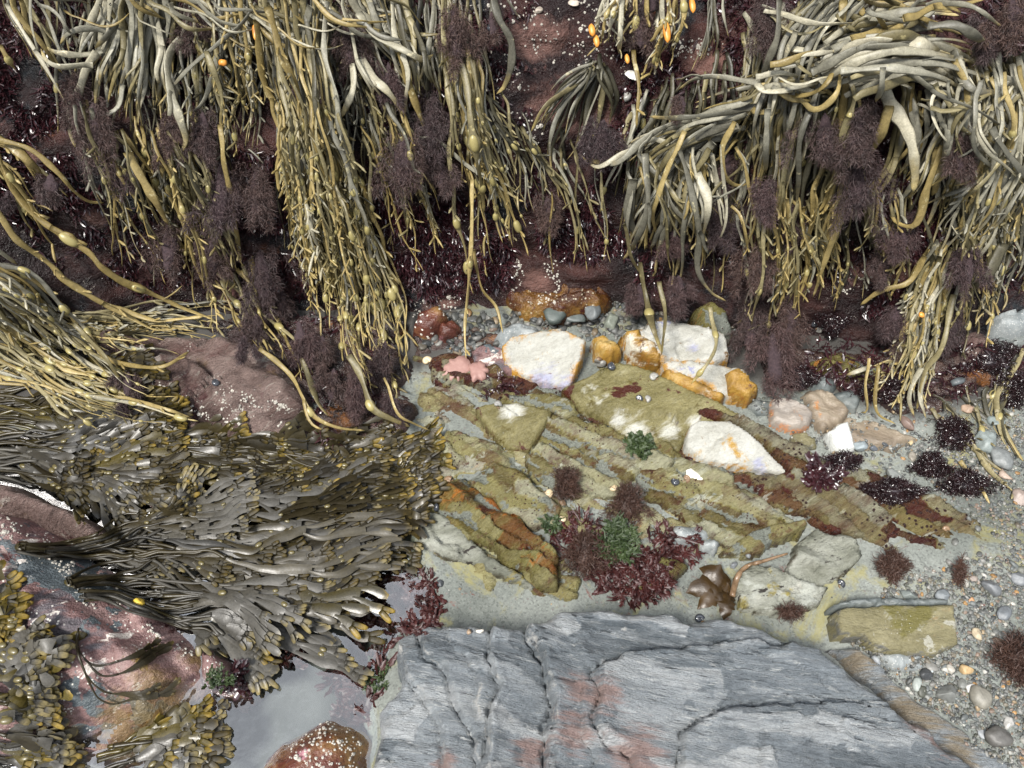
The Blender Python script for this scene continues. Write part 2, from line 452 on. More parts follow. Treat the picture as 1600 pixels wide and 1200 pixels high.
MAT['brown_stone'] = rock_mat('brown_banded_stone', [(.3, (.11, .085, .06)), (.5, (.22, .175, .125)), (.7, (.32, .27, .2))], scale=12, stretch=(1, 3, 1), rot=.4, patches=[((.36, .16, .05), 18, .60, .68)], rough=.45, bump=.5)
MAT['orange_stone'] = rock_mat('orange_rimmed_stone', [(.3, (.14, .12, .10)), (.5, (.26, .23, .2)), (.7, (.36, .31, .26))], scale=14, stretch=(1, 3, 1), rot=.2, patches=[((.48, .20, .06), 16, .54, .62)], lip=(.46, .17, .05), rough=.45, bump=.5)
MAT['grey_stone'] = rock_mat('grey_stone', [(.3, (.14, .16, .165)), (.5, (.235, .255, .255)), (.7, (.33, .345, .335))], scale=22, specks=[((.4, .4, .38), 300, .3, .4)], rough=.5, bump=.4)
MAT['chalk_white'] = rock_mat('white_stone', [(.3, (.50, .515, .49)), (.7, (.62, .63, .60))], scale=14, rough=.5, bump=.6, vary=.25)
MAT['veined_rock'] = rock_mat('pale_veined_rock', [(.28, (.055, .06, .045)), (.45, (.19, .195, .155)), (.6, (.30, .305, .26)), (.78, (.42, .415, .365))], scale=9, stretch=(1, 2.4, 1), rot=-.3,
    patches=[((.24, .20, .06), 10, .58, .64), ((.035, .03, .026), 22, .61, .64, True), ((.36, .37, .325), 11, .56, .62)], lip=(.05, .042, .025), rough=.45, bump=1.2, vary=.5, spec=.3)
# -- weeds
MAT['wrack_grey'] = weed_mat('grey_olive_thallus', (.055, .052, .038), (.32, .305, .235), (.40, .31, .13), speck=(.40, .36, .22))
MAT['wrack_olive'] = weed_mat('olive_thallus', (.075, .062, .026), (.28, .24, .125), (.38, .295, .115), tips=(.7, 1.), speck=(.34, .29, .14))
MAT['wrack_yellow'] = weed_mat('yellow_olive_thallus', (.16, .115, .032), (.40, .31, .13), (.44, .335, .13), tips=(.6, 1.), speck=(.48, .42, .24))
MAT['wrack_pale'] = weed_mat('pale_thallus', (.25, .235, .17), (.48, .445, .33), (.50, .40, .18), tips=(.7, 1.), speck=(.6, .54, .36))
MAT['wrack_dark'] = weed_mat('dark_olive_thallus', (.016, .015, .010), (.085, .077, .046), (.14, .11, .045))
MAT['bladder'] = plain_mat('air_bladder_skin', (.20, .165, .06), (.36, .31, .13), scale=70, rough=.3, bump=.15)
MAT['fucus'] = weed_mat('brown_blade', (.008, .006, .003), (.042, .033, .013), (.10, .072, .018), rough=.42, tips=(.86, 1.05), spec=.35, coat=.10, bump=.15)
MAT['fucus_olive'] = weed_mat('olive_blade', (.020, .016, .004), (.078, .060, .013), (.27, .185, .035), rough=.32, tips=(.82, 1.02), spec=.35, coat=.08, bump=.15)
MAT['fucus_pale'] = weed_mat('greyish_blade', (.014, .013, .010), (.078, .072, .058), (.22, .175, .07), rough=.46, tips=(.84, 1.03), spec=.35, coat=.04, bump=.2)
MAT['fucus_bladder'] = plain_mat('blade_bladder_skin', (.06, .05, .018), (.135, .11, .042), rough=.32, bump=.1, coat=.1)
def tuft_mat():
    m = NT('purple_brown_filaments')
    c = m.coords()
    r = m.n('ObjectInfo', out='Random')
    a = m.ramp(r, [(0, (.020, .012, .012)), (.35, (.030, .016, .013)), (.7, (.016, .010, .012)), (1, (.034, .017, .016))])
    b = m.ramp(r, [(0, (.070, .045, .045)), (.35, (.105, .062, .050)), (.7, (.058, .036, .038)), (1, (.115, .066, .060))])
    n1 = m.math('ADD', m.math('MULTIPLY', m.noise(c, 75, 4, .65), .6), m.math('MULTIPLY', m.noise(c, 260, 2, .6), .4))
    return m.bsdf(m.mix(m.rng_(n1, .36, .66), a, b), .65)
MAT['tuft'] = tuft_mat()
MAT['tuft_core'] = plain_mat('purple_brown_mat', (.02, .011, .014), (.055, .033, .036), scale=300, rough=.9, bump=1., bscale=500)
MAT['turf'] = plain_mat('dark_red_turf_blades', (.010, .004, .006), (.050, .015, .018), scale=30, rough=.28, bump=0, spec=.8)
MAT['red_sprig'] = plain_mat('dark_red_sprig', (.014, .004, .004), (.055, .011, .009), scale=50, rough=.5, bump=0)
MAT['brown_sprig'] = plain_mat('brown_red_fluff', (.030, .014, .010), (.075, .038, .026), scale=50, rough=.6, bump=0)
MAT['wet_mound'] = plain_mat('wet_dark_weed_mound', (.007, .004, .005), (.028, .013, .014), scale=60, rough=.22, bump=1., bscale=130, coat=.3, spec=.6)
MAT['green'] = plain_mat('green_blade', (.010, .022, .006), (.040, .062, .015), scale=60, rough=.6, bump=.2)
MAT['kelp'] = plain_mat('brown_translucent_blade', (.014, .008, .003), (.055, .03, .008), scale=24, rough=.38, bump=.4, coat=0.)
MAT['crust'] = plain_mat('pink_crust', (.25, .135, .115), (.36, .22, .19), scale=60, rough=.6, bump=.3)
MAT['barnacle'] = plain_mat('barnacle_plates', (.22, .205, .175), (.52, .49, .43), scale=200, rough=.7, bump=.3)
MAT['shell_grey'] = plain_mat('grey_shell', (.10, .10, .095), (.33, .32, .29), scale=90, rough=.35, bump=.3)
MAT['shell_dark'] = plain_mat('black_shell', (.012, .014, .018), (.05, .055, .065), scale=60, rough=.14, bump=.1, coat=.6)
MAT['shell_tan'] = plain_mat('tan_shell', (.36, .27, .15), (.6, .5, .34), scale=90, rough=.4, bump=.3)
MAT['shell_yellow'] = plain_mat('yellow_shell', (.62, .42, .05), (.78, .56, .1), scale=60, rough=.3, bump=.1)
MAT['shell_white'] = plain_mat('white_shell', (.62, .60, .52), (.85, .83, .76), scale=120, rough=.5, bump=.5)
MAT['shell_brown'] = plain_mat('brown_shell', (.09, .055, .03), (.26, .17, .1), scale=80, rough=.3, bump=.3)
MAT['orange_bit'] = plain_mat('orange_receptacle', (.5, .17, .02), (.7, .32, .06), scale=80, rough=.4, bump=.2)
MAT['gravel'] = plain_mat('gravel_stones', (.2, .2, .2), (.4, .4, .4), scale=160, rough=.5, attr='col', bump=.3, bscale=300)
def water_mat():
    m = NT('clear_water')
    c = m.coords(world=True)
    h = m.math('ADD', m.noise(c, 9, 3, .5), m.math('MULTIPLY', m.noise(c, 34, 3, .5), .25))
    nb = m.bump(h, .16, .02)
    fr = m.n('Fresnel', {'IOR': 2.0, 'Normal': nb})
    tr = m.n('BsdfTransparent', {'Color': (.93, .96, .94)})
    gl = m.n('BsdfGlossy', {'Color': (1, 1, 1), 'Roughness': .02, 'Normal': nb})
    mx = m.n('MixShader', {0: fr, 1: tr, 2: gl})
    m.t.links.new(mx, m.out.inputs[0])
    return m.m
MAT['water'] = water_mat()
# ------------------------------------------------------------------ ground, cliff, water
WATER_Z = .0
BASE_PX = [(-500, 640), (-100, 625), (0, 610), (120, 560), (300, 505), (480, 492), (650, 500), (760, 495), (900, 478), (1000, 485), (1150, 525), (1300, 540), (1420, 565), (1500, 555), (1620, 530), (2100, 520)]
_b = np.array([atz(x, y, .0)[:2] for x, y in BASE_PX])
def base_y(x):
    return np.interp(x, _b[:, 0], _b[:, 1])
POOL = np.array([atz(x, y, 0)[:2] for x, y in [(-300, 660), (100, 690), (480, 670), (620, 690), (650, 770), (630, 850), (660, 920), (695, 960), (620, 1000), (570, 1100), (560, 1500), (-300, 1500)]])
def floor_z(x, y):
    p = np.c_[x, y]
    z = .0075+.0045*fbm(p*6, 4, 3)+.002*fbm(p*30, 3, 9)
    sd = poly_sd(p, POOL)
    z = z-.085*sstep(-.03, .09, sd+.02*fbm(p*9, 3, 33))
    z = z+.034*sstep(.36, .66, x)*sstep(-.16, -.34, y)
    return z
WPROF = np.array([(0, -.03), (.012, .0), (.05, .07), (.10, .16), (.15, .26), (.21, .35), (.30, .44), (.40, .55), (.46, .72), (.50, 1.0), (.56, 1.5), (.62, 2.2), (.72, 2.8), (1.3, 3.0), (4.0, 3.1)])
_wl = np.r_[0, np.cumsum(np.linalg.norm(np.diff(WPROF, axis=0), axis=1))]
WALL_BARE = [(1250, 445, 60, 26), (1380, 425, 80, 34), (1570, 400, 50, 34), (690, 475, 60, 22), (840, 440, 40, 34), (900, 160, 110, 80), (840, 60, 90, 60), (1110, 90, 70, 50), (150, 340, 44, 28), (50, 240, 30, 24)]
def build_ground():
    xs = np.r_[np.arange(-2.6, -1.25, .05), np.arange(-1.25, 1.25, .009), np.arange(1.25, 2.61, .05)]
    vs = np.r_[np.arange(0, 1.15, .009), np.arange(1.15, 2.0, .05)]     # distance towards the viewer from the cliff foot (minus .03)
    X, Vv = np.meshgrid(xs, vs, indexing='ij')
    Y = base_y(X)+.05-Vv
    Z = floor_z(X.ravel(), Y.ravel())
    V = np.c_[X.ravel(), Y.ravel(), Z]
    a, b = X.shape
    i = np.arange(a-1)[:, None]*b
    j = np.arange(b-1)[None, :]
    F = np.stack([i+j, i+j+1, i+b+j+1, i+b+j], -1).reshape(-1, 4)[:, ::-1]
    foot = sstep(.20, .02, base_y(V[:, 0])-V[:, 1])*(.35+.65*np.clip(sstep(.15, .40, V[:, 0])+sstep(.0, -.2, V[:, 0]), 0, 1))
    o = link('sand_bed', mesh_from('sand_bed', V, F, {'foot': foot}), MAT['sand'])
    tag(o, kind='structure')
    s = np.r_[np.arange(0, .75, .008), np.arange(.75, _wl[-1], .06)]
    X, S = np.meshgrid(xs, s, indexing='ij')
    dy = np.interp(S, _wl, WPROF[:, 0])
    z = np.interp(S, _wl, WPROF[:, 1])
    Y = base_y(X)+dy
    P = np.c_[X.ravel(), Y.ravel(), z.ravel()]
    # knobbly ledges that run across the face
    d = .035*fbm(P*np.array([2.6, 5, 5.5]), 3, 21)+.016*np.abs(fbm(P*np.array([7, 14, 16]), 4, 31))+.005*fbm(P*45, 3, 41)
    bulge = .10*np.exp(-((P[:, 0]-.62)/.33)**2)*sstep(.12, .38, P[:, 2])*(1-sstep(.42, .62, P[:, 2]))
    bulge += .05*np.exp(-((P[:, 0]+.42)/.25)**2)*sstep(.15, .40, P[:, 2])
    d = (d+bulge)*sstep(0, .06, S.ravel())
    P = P+np.array([0, -.80, .60])*d[:, None]
    a, b = X.shape
    i = np.arange(a-1)[:, None]*b
    j = np.arange(b-1)[None, :]
    F2 = np.stack([i+j, i+b+j, i+b+j+1, i+j+1], -1).reshape(-1, 4)
    st = np.zeros(len(P))
    rel = P-CAM
    fz = np.maximum(rel@FWD, .05)
    PX, PY = 800+rel[:, 0]/fz/HF*800, 600-(rel@UPV)/fz/HF*800
    for (cx, cy, rx, ry) in WALL_BARE:          # bare pinkish-brown ledges between the weed
        st = np.maximum(st, 1-np.sqrt(((PX-cx)/rx)**2+((PY-cy)/ry)**2))
    w = link('cliff', mesh_from('cliff', P, F2, {'stain': np.clip(st*1.3, 0, 1)}), MAT['wall'])
    tag(w, kind='structure')
    return [(V, F), (P, F2)]
SOLIDS = build_ground()
BVH = None
def rebuild_bvh():
    global BVH
    vv, ff, n = [], [], 0
    for V, F in SOLIDS:
        vv.append(V); ff.append(F+n); n += len(V)
    BVH = BVHTree.FromPolygons(np.vstack(vv).tolist(), np.vstack(ff).tolist())
rebuild_bvh()
def hit(px, py):
    d = ray(px, py)
    h = BVH.ray_cast(Vector(CAM), Vector(d))
    if h[0] is None:
        return CAM+d*1.4, 1.4, np.array([0, -.7, .7])
    n = np.array(h[1])
    if n@d > 0:
        n = -n
    return np.array(h[0]), h[3], n
def ground(x, y, top=.5):
    h = BVH.ray_cast(Vector((x, y, top)), Vector((0, 0, -1)))
    return h[0].z if h[0] is not None else 0.
def surf(px, py, water=True):
    p, d, n = hit(px, py)
    if water and p[2] < WATER_Z:
        p = atz(px, py, WATER_Z)
        n = np.array([0, 0, 1.])
        d = np.linalg.norm(p-CAM)
    return p, d, n
# still water lying in the gully: one sheet, the rocks stand through it
def build_water():
    xs = np.linspace(-1.5, 1.5, 60)
    vs = np.linspace(0, 1.4, 40)
    X, Vv = np.meshgrid(xs, vs, indexing='ij')
    Y = base_y(X)+.06-Vv
    V = np.c_[X.ravel(), Y.ravel(), np.full(X.size, WATER_Z)]
    a, b = X.shape
    i = np.arange(a-1)[:, None]*b
    j = np.arange(b-1)[None, :]
    F = np.stack([i+j, i+j+1, i+b+j+1, i+b+j], -1).reshape(-1, 4)[:, ::-1]
    tag(link('water', mesh_from('water', V, F), MAT['water']), kind='structure')
build_water()

# ------------------------------------------------------------------ rocks: solid stones traced in plan at their own height
def rock(name, label, cat, px, ztop, mat, edge=.012, tilt=(0, 0), namp=.004, nsc=18, zbot=-.03, dome=0., steps=(), res=.004, group=None, solid=False, wob=.006, ridge=0., rsc=(8, 40), rrot=-.42, seed=None, pwr=.5, lipw=.008, facet=None, stains=(), grow=.004, strata=None):
    seed = sum(map(ord, label)) % 997 if seed is None else seed
    poly = np.array([atz(x, y, ztop)[:2] for x, y in px])
    c = poly.mean(0)
    lo, hi = poly.min(0)-.03, poly.max(0)+.03
    xs = np.arange(lo[0], hi[0], res)
    ys = np.arange(lo[1], hi[1], res)
    X, Y = np.meshgrid(xs, ys, indexing='ij')
    Q = np.c_[X.ravel(), Y.ravel()]
    sd = poly_sd(Q, poly)
    sd = sd+grow+wob*fbm(Q*25+seed, 3, seed)
    smax = max(sd.max(), 1e-6)
    h = np.full(len(Q), ztop)+(Q-c)@np.array(tilt)+namp*fbm(Q*nsc+seed, 5, seed+3)
    if dome:
        h = h-dome*(1-np.clip(sd/smax, 0, 1))**2
    if ridge:
        cr, sr = math.cos(rrot), math.sin(rrot)
        q2 = np.c_[(Q[:, 0]*cr+Q[:, 1]*sr)*rsc[0], (-Q[:, 0]*sr+Q[:, 1]*cr)*rsc[1]]
        rr = fbm(q2+seed, 4, seed+8)
        h = h+ridge*(np.abs(rr)*1.4-.5)
    band = np.full(len(Q), .5)
    if strata:
        pitch_, amp_ = strata
        cr, sr = math.cos(rrot), math.sin(rrot)
        al, ac = Q[:, 0]*cr+Q[:, 1]*sr, -Q[:, 0]*sr+Q[:, 1]*cr
        sr_ = np.random.default_rng(seed+4)
        for lev, (pp, aa) in enumerate(((pitch_, amp_), (pitch_*.37, amp_*.45))):
            v = ac/pp+.95*fbm(np.c_[al*8, ac*11]+seed+lev, 4, seed+lev)+.3*np.sin(al*7+seed)
            k_ = np.floor(v)
            f_ = v-k_
            tab = sr_.uniform(-1, 1, 4096)
            # along a bed the slab breaks off at joints
            jn = np.floor(al/(pp*5)+tab[(k_.astype(int)*7+11) % 4096]*3+.3*fbm(Q*20+lev, 2, seed))
            t_ = tab[(k_.astype(int)*31+jn.astype(int)*17+1000) % 4096]
            gate = sstep(-.45, .25, fbm(Q*13+seed+5*lev, 3, seed+21))
            h = h+gate*(aa*(t_*.9+(f_-.5)*1.1)-aa*.9*np.exp(-(np.minimum(f_, 1-f_)/.06)**2))
            if lev == 0:
                band = .5+.5*t_
    fc = facet if facet is not None else (.045, .002, 2.2)
    if fc[1]:
        cs, amp, st_ = fc
        fr = np.random.default_rng(seed)
        cr, sr = math.cos(rrot), math.sin(rrot)
        qa = Q+.25*cs*np.c_[fbm(Q/cs+3, 3, seed), fbm(Q/cs+9, 3, seed+1)]
        qa = np.c_[qa[:, 0]*cr+qa[:, 1]*sr, (-qa[:, 0]*sr+qa[:, 1]*cr)*st_]
        l2, h2 = qa.min(0), qa.max(0)
        nc = int(np.clip((h2-l2).prod()/cs**2, 4, 400))
        ctr = fr.uniform(l2, h2, (nc, 2))
        best = np.full(len(Q), 1e9); sec = np.full(len(Q), 1e9); bi = np.zeros(len(Q), int)
        for ci in range(nc):
            dd = np.linalg.norm(qa-ctr[ci], axis=1)
            up_ = dd < best
            sec = np.where(up_, best, np.minimum(sec, dd)); bi = np.where(up_, ci, bi); best = np.where(up_, dd, best)
        ofs = fr.normal(0, 1, nc); tl = fr.normal(0, .12, (nc, 2))
        edge_ = np.clip((sec-best)/(cs*.10), 0, 1)
        h = h+amp*ofs[bi]+((qa-ctr[bi])*tl[bi]).sum(1)*min(1, amp/.003)-amp*.9*(1-edge_)**2
    lip = np.clip(1-sd/lipw, 0, 1)
    for st in steps:
        line, rise, w = st[:3]
        L = np.array([atz(x, y, ztop)[:2] for x, y in line])
        s = line_side(Q, L)
        s = s+.006*fbm(Q*14+seed+rise*1e4, 4, seed+5)+.0025*fbm(Q*70, 3, seed)
        ext = np.ones(len(Q))
        if len(st) > 3:          # fades out away from the line's far end
            ext = np.exp(-np.maximum(s, 0)/st[3])
        h = h+rise*sstep(-w, w, s)*ext-rise*.42*np.exp(-((s+w*1.0)/(w*.42))**2)
        lip = np.maximum(lip, sstep(-.5, .5, fbm(Q*18+rise*500, 3, 9))*np.exp(-((s-w*.2)/(w*.9))**2)*(.45+.4*vnoise(np.c_[Q*30, Q[:, :1]*0], 4)))
    hollow = sstep(.0, -.7, (h-(ztop+(Q-c)@np.array(tilt)))/(namp+.5*ridge+(strata[1] if strata else 0)+1e-4))
    t = np.clip(sd/edge, 0, 1)
    e = (1-(1-t)**2)**pwr
    Z = zbot+(h-zbot)*e
    a, b = X.shape
    ok = (sd > 0).reshape(a, b)
    cell = ok[:-1, :-1] & ok[1:, :-1] & ok[1:, 1:] & ok[:-1, 1:]
    idx = np.arange(a*b).reshape(a, b)
    F = np.stack([idx[:-1, :-1], idx[1:, :-1], idx[1:, 1:], idx[:-1, 1:]], -1)[cell]
    used = np.unique(F)
    if len(used) == 0:
        return None
    mp = np.full(a*b, -1); mp[used] = np.arange(len(used))
    F = mp[F]
    V = np.c_[Q, Z][used]
    lip = lip[used]
    # close the underside so that the stone is a solid
    edges = {}
    for f in F:
        for k in range(4):
            e_ = (f[k], f[(k+1) % 4])
            edges[e_] = 1
    bd = [e_ for e_ in edges if (e_[1], e_[0]) not in edges]
    org = np.array([c[0], c[1], zbot])
    V2 = V.copy()
    bset = sorted({q for e_ in bd for q in e_})
    low = {q: len(V)+k for k, q in enumerate(bset)}
    VV = np.vstack([V, V[bset]*[1, 1, 0]+[0, 0, zbot-.01]])
    SF = np.array([[e_[1], e_[0], low[e_[0]], low[e_[1]]] for e_ in bd])
    FF = np.vstack([F, SF])
    lip = np.r_[lip, np.zeros(len(bset))]
    sta = np.zeros(len(VV))
    for (x_, y_, r_) in stains:
        q_ = atz(x_, y_, ztop)[:2]
        sta = np.maximum(sta, 1-np.linalg.norm(VV[:, :2]-q_, axis=1)/(r_*.00095))
    me = mesh_from(name, VV-org, FF, {'lip': lip, 'stain': np.clip(sta, 0, 1), 'band': np.r_[band[used], np.full(len(bset), .5)], 'hollow': np.r_[hollow[used], np.zeros(len(bset))]})
    o = link(name, me, MAT[mat] if isinstance(mat, str) else mat, loc=org)
    tag(o, label, cat, group, 'thing')
    SOLIDS.append((VV, FF))
    return o
# ------------------------------------------------------------------ the stones
S = 'rock slab'
# the big slate slab in front: terraces rise to the right, each with a pale broken lip
rock('slate_slab', 'large layered blue-grey slate slab filling the bottom edge, with stepped ledges and rusty pink stains', 'rock',
     [(600, 1012), (612, 992), (640, 978), (720, 968), (800, 966), (838, 968), (862, 952), (905, 945), (980, 940), (1060, 943), (1150, 948), (1215, 962), (1290, 1003), (1345, 1045), (1400, 1078), (1470, 1130), (1560, 1190), (1640, 1260), (1640, 1420), (540, 1420), (560, 1250), (572, 1180), (568, 1105), (584, 1078), (607, 1058)],
     .10, 'slate', edge=.03, tilt=(-.05, -.03), namp=.003, nsc=10, zbot=-.08, res=.0028, wob=.007, ridge=.005, rsc=(4, 46), rrot=-.13, seed=5, lipw=.008, facet=(.12, 0, 3.), strata=(.026, .0034), grow=0, stains=[(935, 1100, 50), (900, 1085, 40), (890, 1150, 50), (990, 1185, 70), (830, 1190, 45), (1440, 1120, 50), (1480, 1160, 40), (700, 1190, 30)],
     steps=[([(625, 1010), (640, 1060), (680, 1110), (690, 1160), (720, 1230)], .020, .004, .06),
            ([(655, 985), (668, 1030), (700, 1060), (712, 1110), (745, 1160), (760, 1230)], .026, .004, .07),
            ([(690, 975), (715, 1020), (745, 1060), (748, 1110), (760, 1150), (765, 1230)], .012, .003, .04),
            ([(770, 995), (772, 1040), (790, 1080), (768, 1130), (770, 1160), (755, 1230)], .026, .0035, .06),
            ([(826, 972), (822, 1000), (845, 1030), (858, 1070), (862, 1110), (850, 1150), (862, 1250)], .032, .0035, .09),
            ([(834, 972), (832, 998), (853, 1028), (866, 1070), (872, 1110), (862, 1150), (874, 1250)], .010, .002, .05),
            ([(1230, 1000), (1050, 1012), (975, 1030), (922, 1062), (938, 1090), (928, 1130), (945, 1165), (985, 1185), (1000, 1240)], .026, .0032, .16),
            ([(1230, 1105), (1110, 1112), (1080, 1140), (1058, 1155), (1052, 1185), (1060, 1250)], .022, .003, .16),
            ([(1300, 1130), (1190, 1150), (1180, 1195), (1185, 1250)], .008, .003, .06),
            ([(905, 1125), (905, 1160), (925, 1195), (930, 1250)], .014, .003, .05),
            ([(930, 1000), (1000, 985), (1100, 990), (1250, 1040), (1400, 1120)], .005, .002, .05),
            ([(880, 1000), (905, 1040), (925, 1062)], .008, .0025, .04)])
rock('slate_slab', 'lower blue-grey slate shelf jutting from under the big slab beside the gravel, yellowish edge', 'rock',
     [(1300, 1005), (1345, 1010), (1410, 1055), (1480, 1110), (1560, 1165), (1660, 1250), (1660, 1420), (1400, 1420), (1400, 1100)], .050, 'slate_ochre', edge=.02, tilt=(-.05, .02), zbot=-.05, ridge=.003, rsc=(4, 40), rrot=-.13, seed=9, stains=[(1420, 1110, 90), (1340, 1030, 50), (1500, 1180, 70)])
# left bank
rock('pink_boulder', 'large pink and slate-blue encrusted boulder at the lower left under the brown weed', 'boulder',
     [(-260, 730), (-60, 745), (40, 770), (110, 820), (190, 880), (262, 925), (306, 985), (304, 1050), (275, 1100), (215, 1140), (120, 1165), (0, 1190), (-260, 1260)], .085, 'pink_rock', edge=.10, tilt=(-.10, .10), namp=.008, nsc=7, zbot=-.10, dome=.035, res=.005, ridge=.008, rsc=(4, 18), rrot=-.5, seed=11, facet=(.10, .006, 1.6), stains=[(240, 1080, 90), (150, 1120, 80), (290, 1010, 60), (200, 1110, 80), (60, 1130, 60)])
rock('brown_boulder', 'brown striped rock ridge at the left edge above the pink boulder', 'boulder',
     [(-200, 720), (-20, 735), (60, 760), (130, 785), (160, 812), (120, 825), (40, 800), (-60, 780), (-200, 770)], .095, 'brown_rock', edge=.03, tilt=(-.1, 0), namp=.006, zbot=-.05, dome=.02, seed=12, ridge=.006)
rock('brown_boulder', 'long brown and pinkish boulder with whitish barnacle streaks, left of centre under the hanging wrack', 'boulder',
     [(120, 530), (180, 500), (290, 500), (350, 498), (420, 525), (470, 570), (497, 630), (488, 666), (430, 684), (350, 676), (270, 640), (200, 600), (130, 565)], .075, 'brown_rock', edge=.05, tilt=(-.06, .08), namp=.010, nsc=9, zbot=-.06, dome=.02, ridge=.010, rsc=(5, 24), rrot=-.45, seed=13, facet=(.10, .006, 1.5), strata=(.03, .004))
rock('pink_boulder', 'small pinkish ledge with white specks beside the water, right end of the pink boulder', 'boulder',
     [(300, 985), (325, 1000), (360, 1040), (372, 1065), (345, 1082), (310, 1075), (300, 1040)], .045, 'pink_rock', edge=.025, zbot=-.08, dome=.01, seed=14)
rock('barnacled_boulder', 'rounded red-brown boulder dotted with white barnacles in the pool at the bottom edge', 'boulder',
     [(360, 1210), (395, 1160), (430, 1128), (470, 1108), (510, 1098), (545, 1110), (575, 1140), (580, 1200), (590, 1300), (340, 1300)], .065, 'barnacle_rock', edge=.07, namp=.006, zbot=-.10, dome=.02, seed=15, res=.0032)
rock('brown_boulder', 'pale-streaked brown rock showing through the gap in the brown weed', 'boulder',
     [(215, 740), (260, 735), (300, 750), (300, 790), (250, 800), (215, 780)], .03, 'brown_rock', edge=.03, zbot=-.08, dome=.01, seed=16)
rock('dark_rock', 'dark wet rock in the shade behind the lower end of the long hanging bunch', 'rock',
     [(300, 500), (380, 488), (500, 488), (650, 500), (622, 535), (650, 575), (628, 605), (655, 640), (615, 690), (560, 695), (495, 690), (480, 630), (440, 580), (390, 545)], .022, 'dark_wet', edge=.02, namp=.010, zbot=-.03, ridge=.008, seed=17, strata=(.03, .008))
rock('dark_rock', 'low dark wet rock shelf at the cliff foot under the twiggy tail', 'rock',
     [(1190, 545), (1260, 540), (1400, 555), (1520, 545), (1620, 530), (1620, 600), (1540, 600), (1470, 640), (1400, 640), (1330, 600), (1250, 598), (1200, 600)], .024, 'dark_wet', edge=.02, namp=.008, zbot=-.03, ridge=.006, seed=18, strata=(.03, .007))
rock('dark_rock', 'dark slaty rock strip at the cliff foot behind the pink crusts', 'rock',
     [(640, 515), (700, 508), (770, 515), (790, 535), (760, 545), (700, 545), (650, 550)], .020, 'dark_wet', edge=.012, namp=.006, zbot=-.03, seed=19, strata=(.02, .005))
# the row of white and ochre stones at the foot of the cliff
rock('white_rock', 'bright white angular block with an ochre rim and bluish foot', 'rock',
     [(783, 540), (800, 528), (840, 523), (872, 518), (918, 534), (912, 556), (893, 594), (850, 587), (800, 576), (786, 562)], .052, 'white_rock', edge=.005, tilt=(-.04, .42), namp=.0015, zbot=-.02, seed=21, wob=.0018, res=.0032, facet=(.12, .0008, 1.5), lipw=.02, grow=.001, stains=[(850, 588, 60), (885, 590, 40)])
rock('ochre_rock', 'small ochre knob between the white block and the paler slab', 'rock',
     [(922, 522), (945, 516), (966, 530), (976, 545), (955, 556), (930, 545)], .045, 'yellow_rock', edge=.012, dome=.006, zbot=-.02, seed=22, facet=(.03, .004, 1.5), wob=.0018, grow=.001)
rock('pale_slab', 'pale slab with a grey-blue spot and ochre left end, just below the hanging weed', 'rock',
     [(968, 516), (1000, 508), (1040, 500), (1095, 508), (1135, 520), (1145, 550), (1120, 562), (1060, 562), (1025, 556), (985, 538)], .058, 'white_rock', edge=.008, tilt=(.05, .3), namp=.004, zbot=-.02, ridge=.003, seed=23, wob=.0018, facet=(.09, .0015, 1.5), lipw=.014, grow=.001, stains=[(1085, 540, 25)])
rock('ochre_rock', 'ochre lump forming the left end of the pale slab', 'rock',
     [(966, 512), (1000, 510), (1025, 530), (1040, 556), (1015, 556), (985, 540)], .062, 'yellow_rock', edge=.010, zbot=-.02, seed=24, facet=(.04, .004, 2.), wob=.0018, grow=.001)
rock('white_rock', 'white wedge with ochre right half, below the pale slab', 'rock',
     [(1030, 566), (1080, 562), (1130, 568), (1165, 572), (1188, 600), (1165, 615), (1128, 612), (1080, 592), (1040, 580)], .046, 'white_rock', edge=.008, tilt=(-.05, .35), zbot=-.02, ridge=.003, seed=25, facet=(.09, .0012, 1.5), lipw=.018, wob=.0018, grow=.001)
rock('ochre_rock', 'long ochre stone along the lower edge of the white wedge', 'rock',
     [(1036, 574), (1060, 578), (1100, 596), (1140, 612), (1130, 624), (1098, 617), (1062, 602), (1040, 590)], .047, 'yellow_rock', edge=.009, zbot=-.02, seed=26, facet=(.05, .003, 2.), wob=.0018, grow=.001)
rock('ochre_rock', 'ochre corner stone at the right tip of the white wedge under a purple tuft', 'rock',
     [(1130, 580), (1162, 572), (1192, 598), (1175, 618), (1140, 606)], .052, 'yellow_rock', edge=.010, zbot=-.02, seed=27, facet=(.04, .004, 2.), tilt=(-.2, .1), wob=.0018, grow=.001)
rock('pale_slab', 'pinkish pale rock touching the left side of the bright white block', 'rock',
     [(735, 545), (760, 532), (786, 540), (792, 562), (800, 578), (770, 574), (740, 562)], .035, 'pink_rock', edge=.008, zbot=-.02, seed=28)
rock('bedrock_sheet', 'speckled bedrock floor between the stones, with olive film, dark red crust and sandy cracks', 'bedrock',
     [(640, 570), (700, 540), (790, 575), (880, 595), (960, 560), (1040, 575), (1160, 640), (1250, 690), (1420, 760), (1540, 835), (1470, 872), (1380, 868), (1290, 835), (1230, 850), (1140, 870), (1060, 850), (1000, 860), (900, 905), (850, 925), (760, 900), (690, 850), (650, 800), (655, 700)], .009, 'pool_rock', edge=.03, namp=.006, nsc=14, zbot=-.02, ridge=.010, rsc=(5, 26), rrot=-.5, seed=30, wob=.02, facet=(.06, .002, 2.2), strata=(.040, .0055), res=.0035, stains=[(700, 640, 60), (690, 600, 50), (770, 615, 40), (930, 690, 40), (1000, 690, 30), (900, 600, 30), (1150, 745, 60), (1240, 775, 60), (1340, 790, 60), (830, 830, 50), (1060, 700, 40), (700, 850, 30), (760, 760, 30), (1180, 790, 40), (660, 700, 50)])
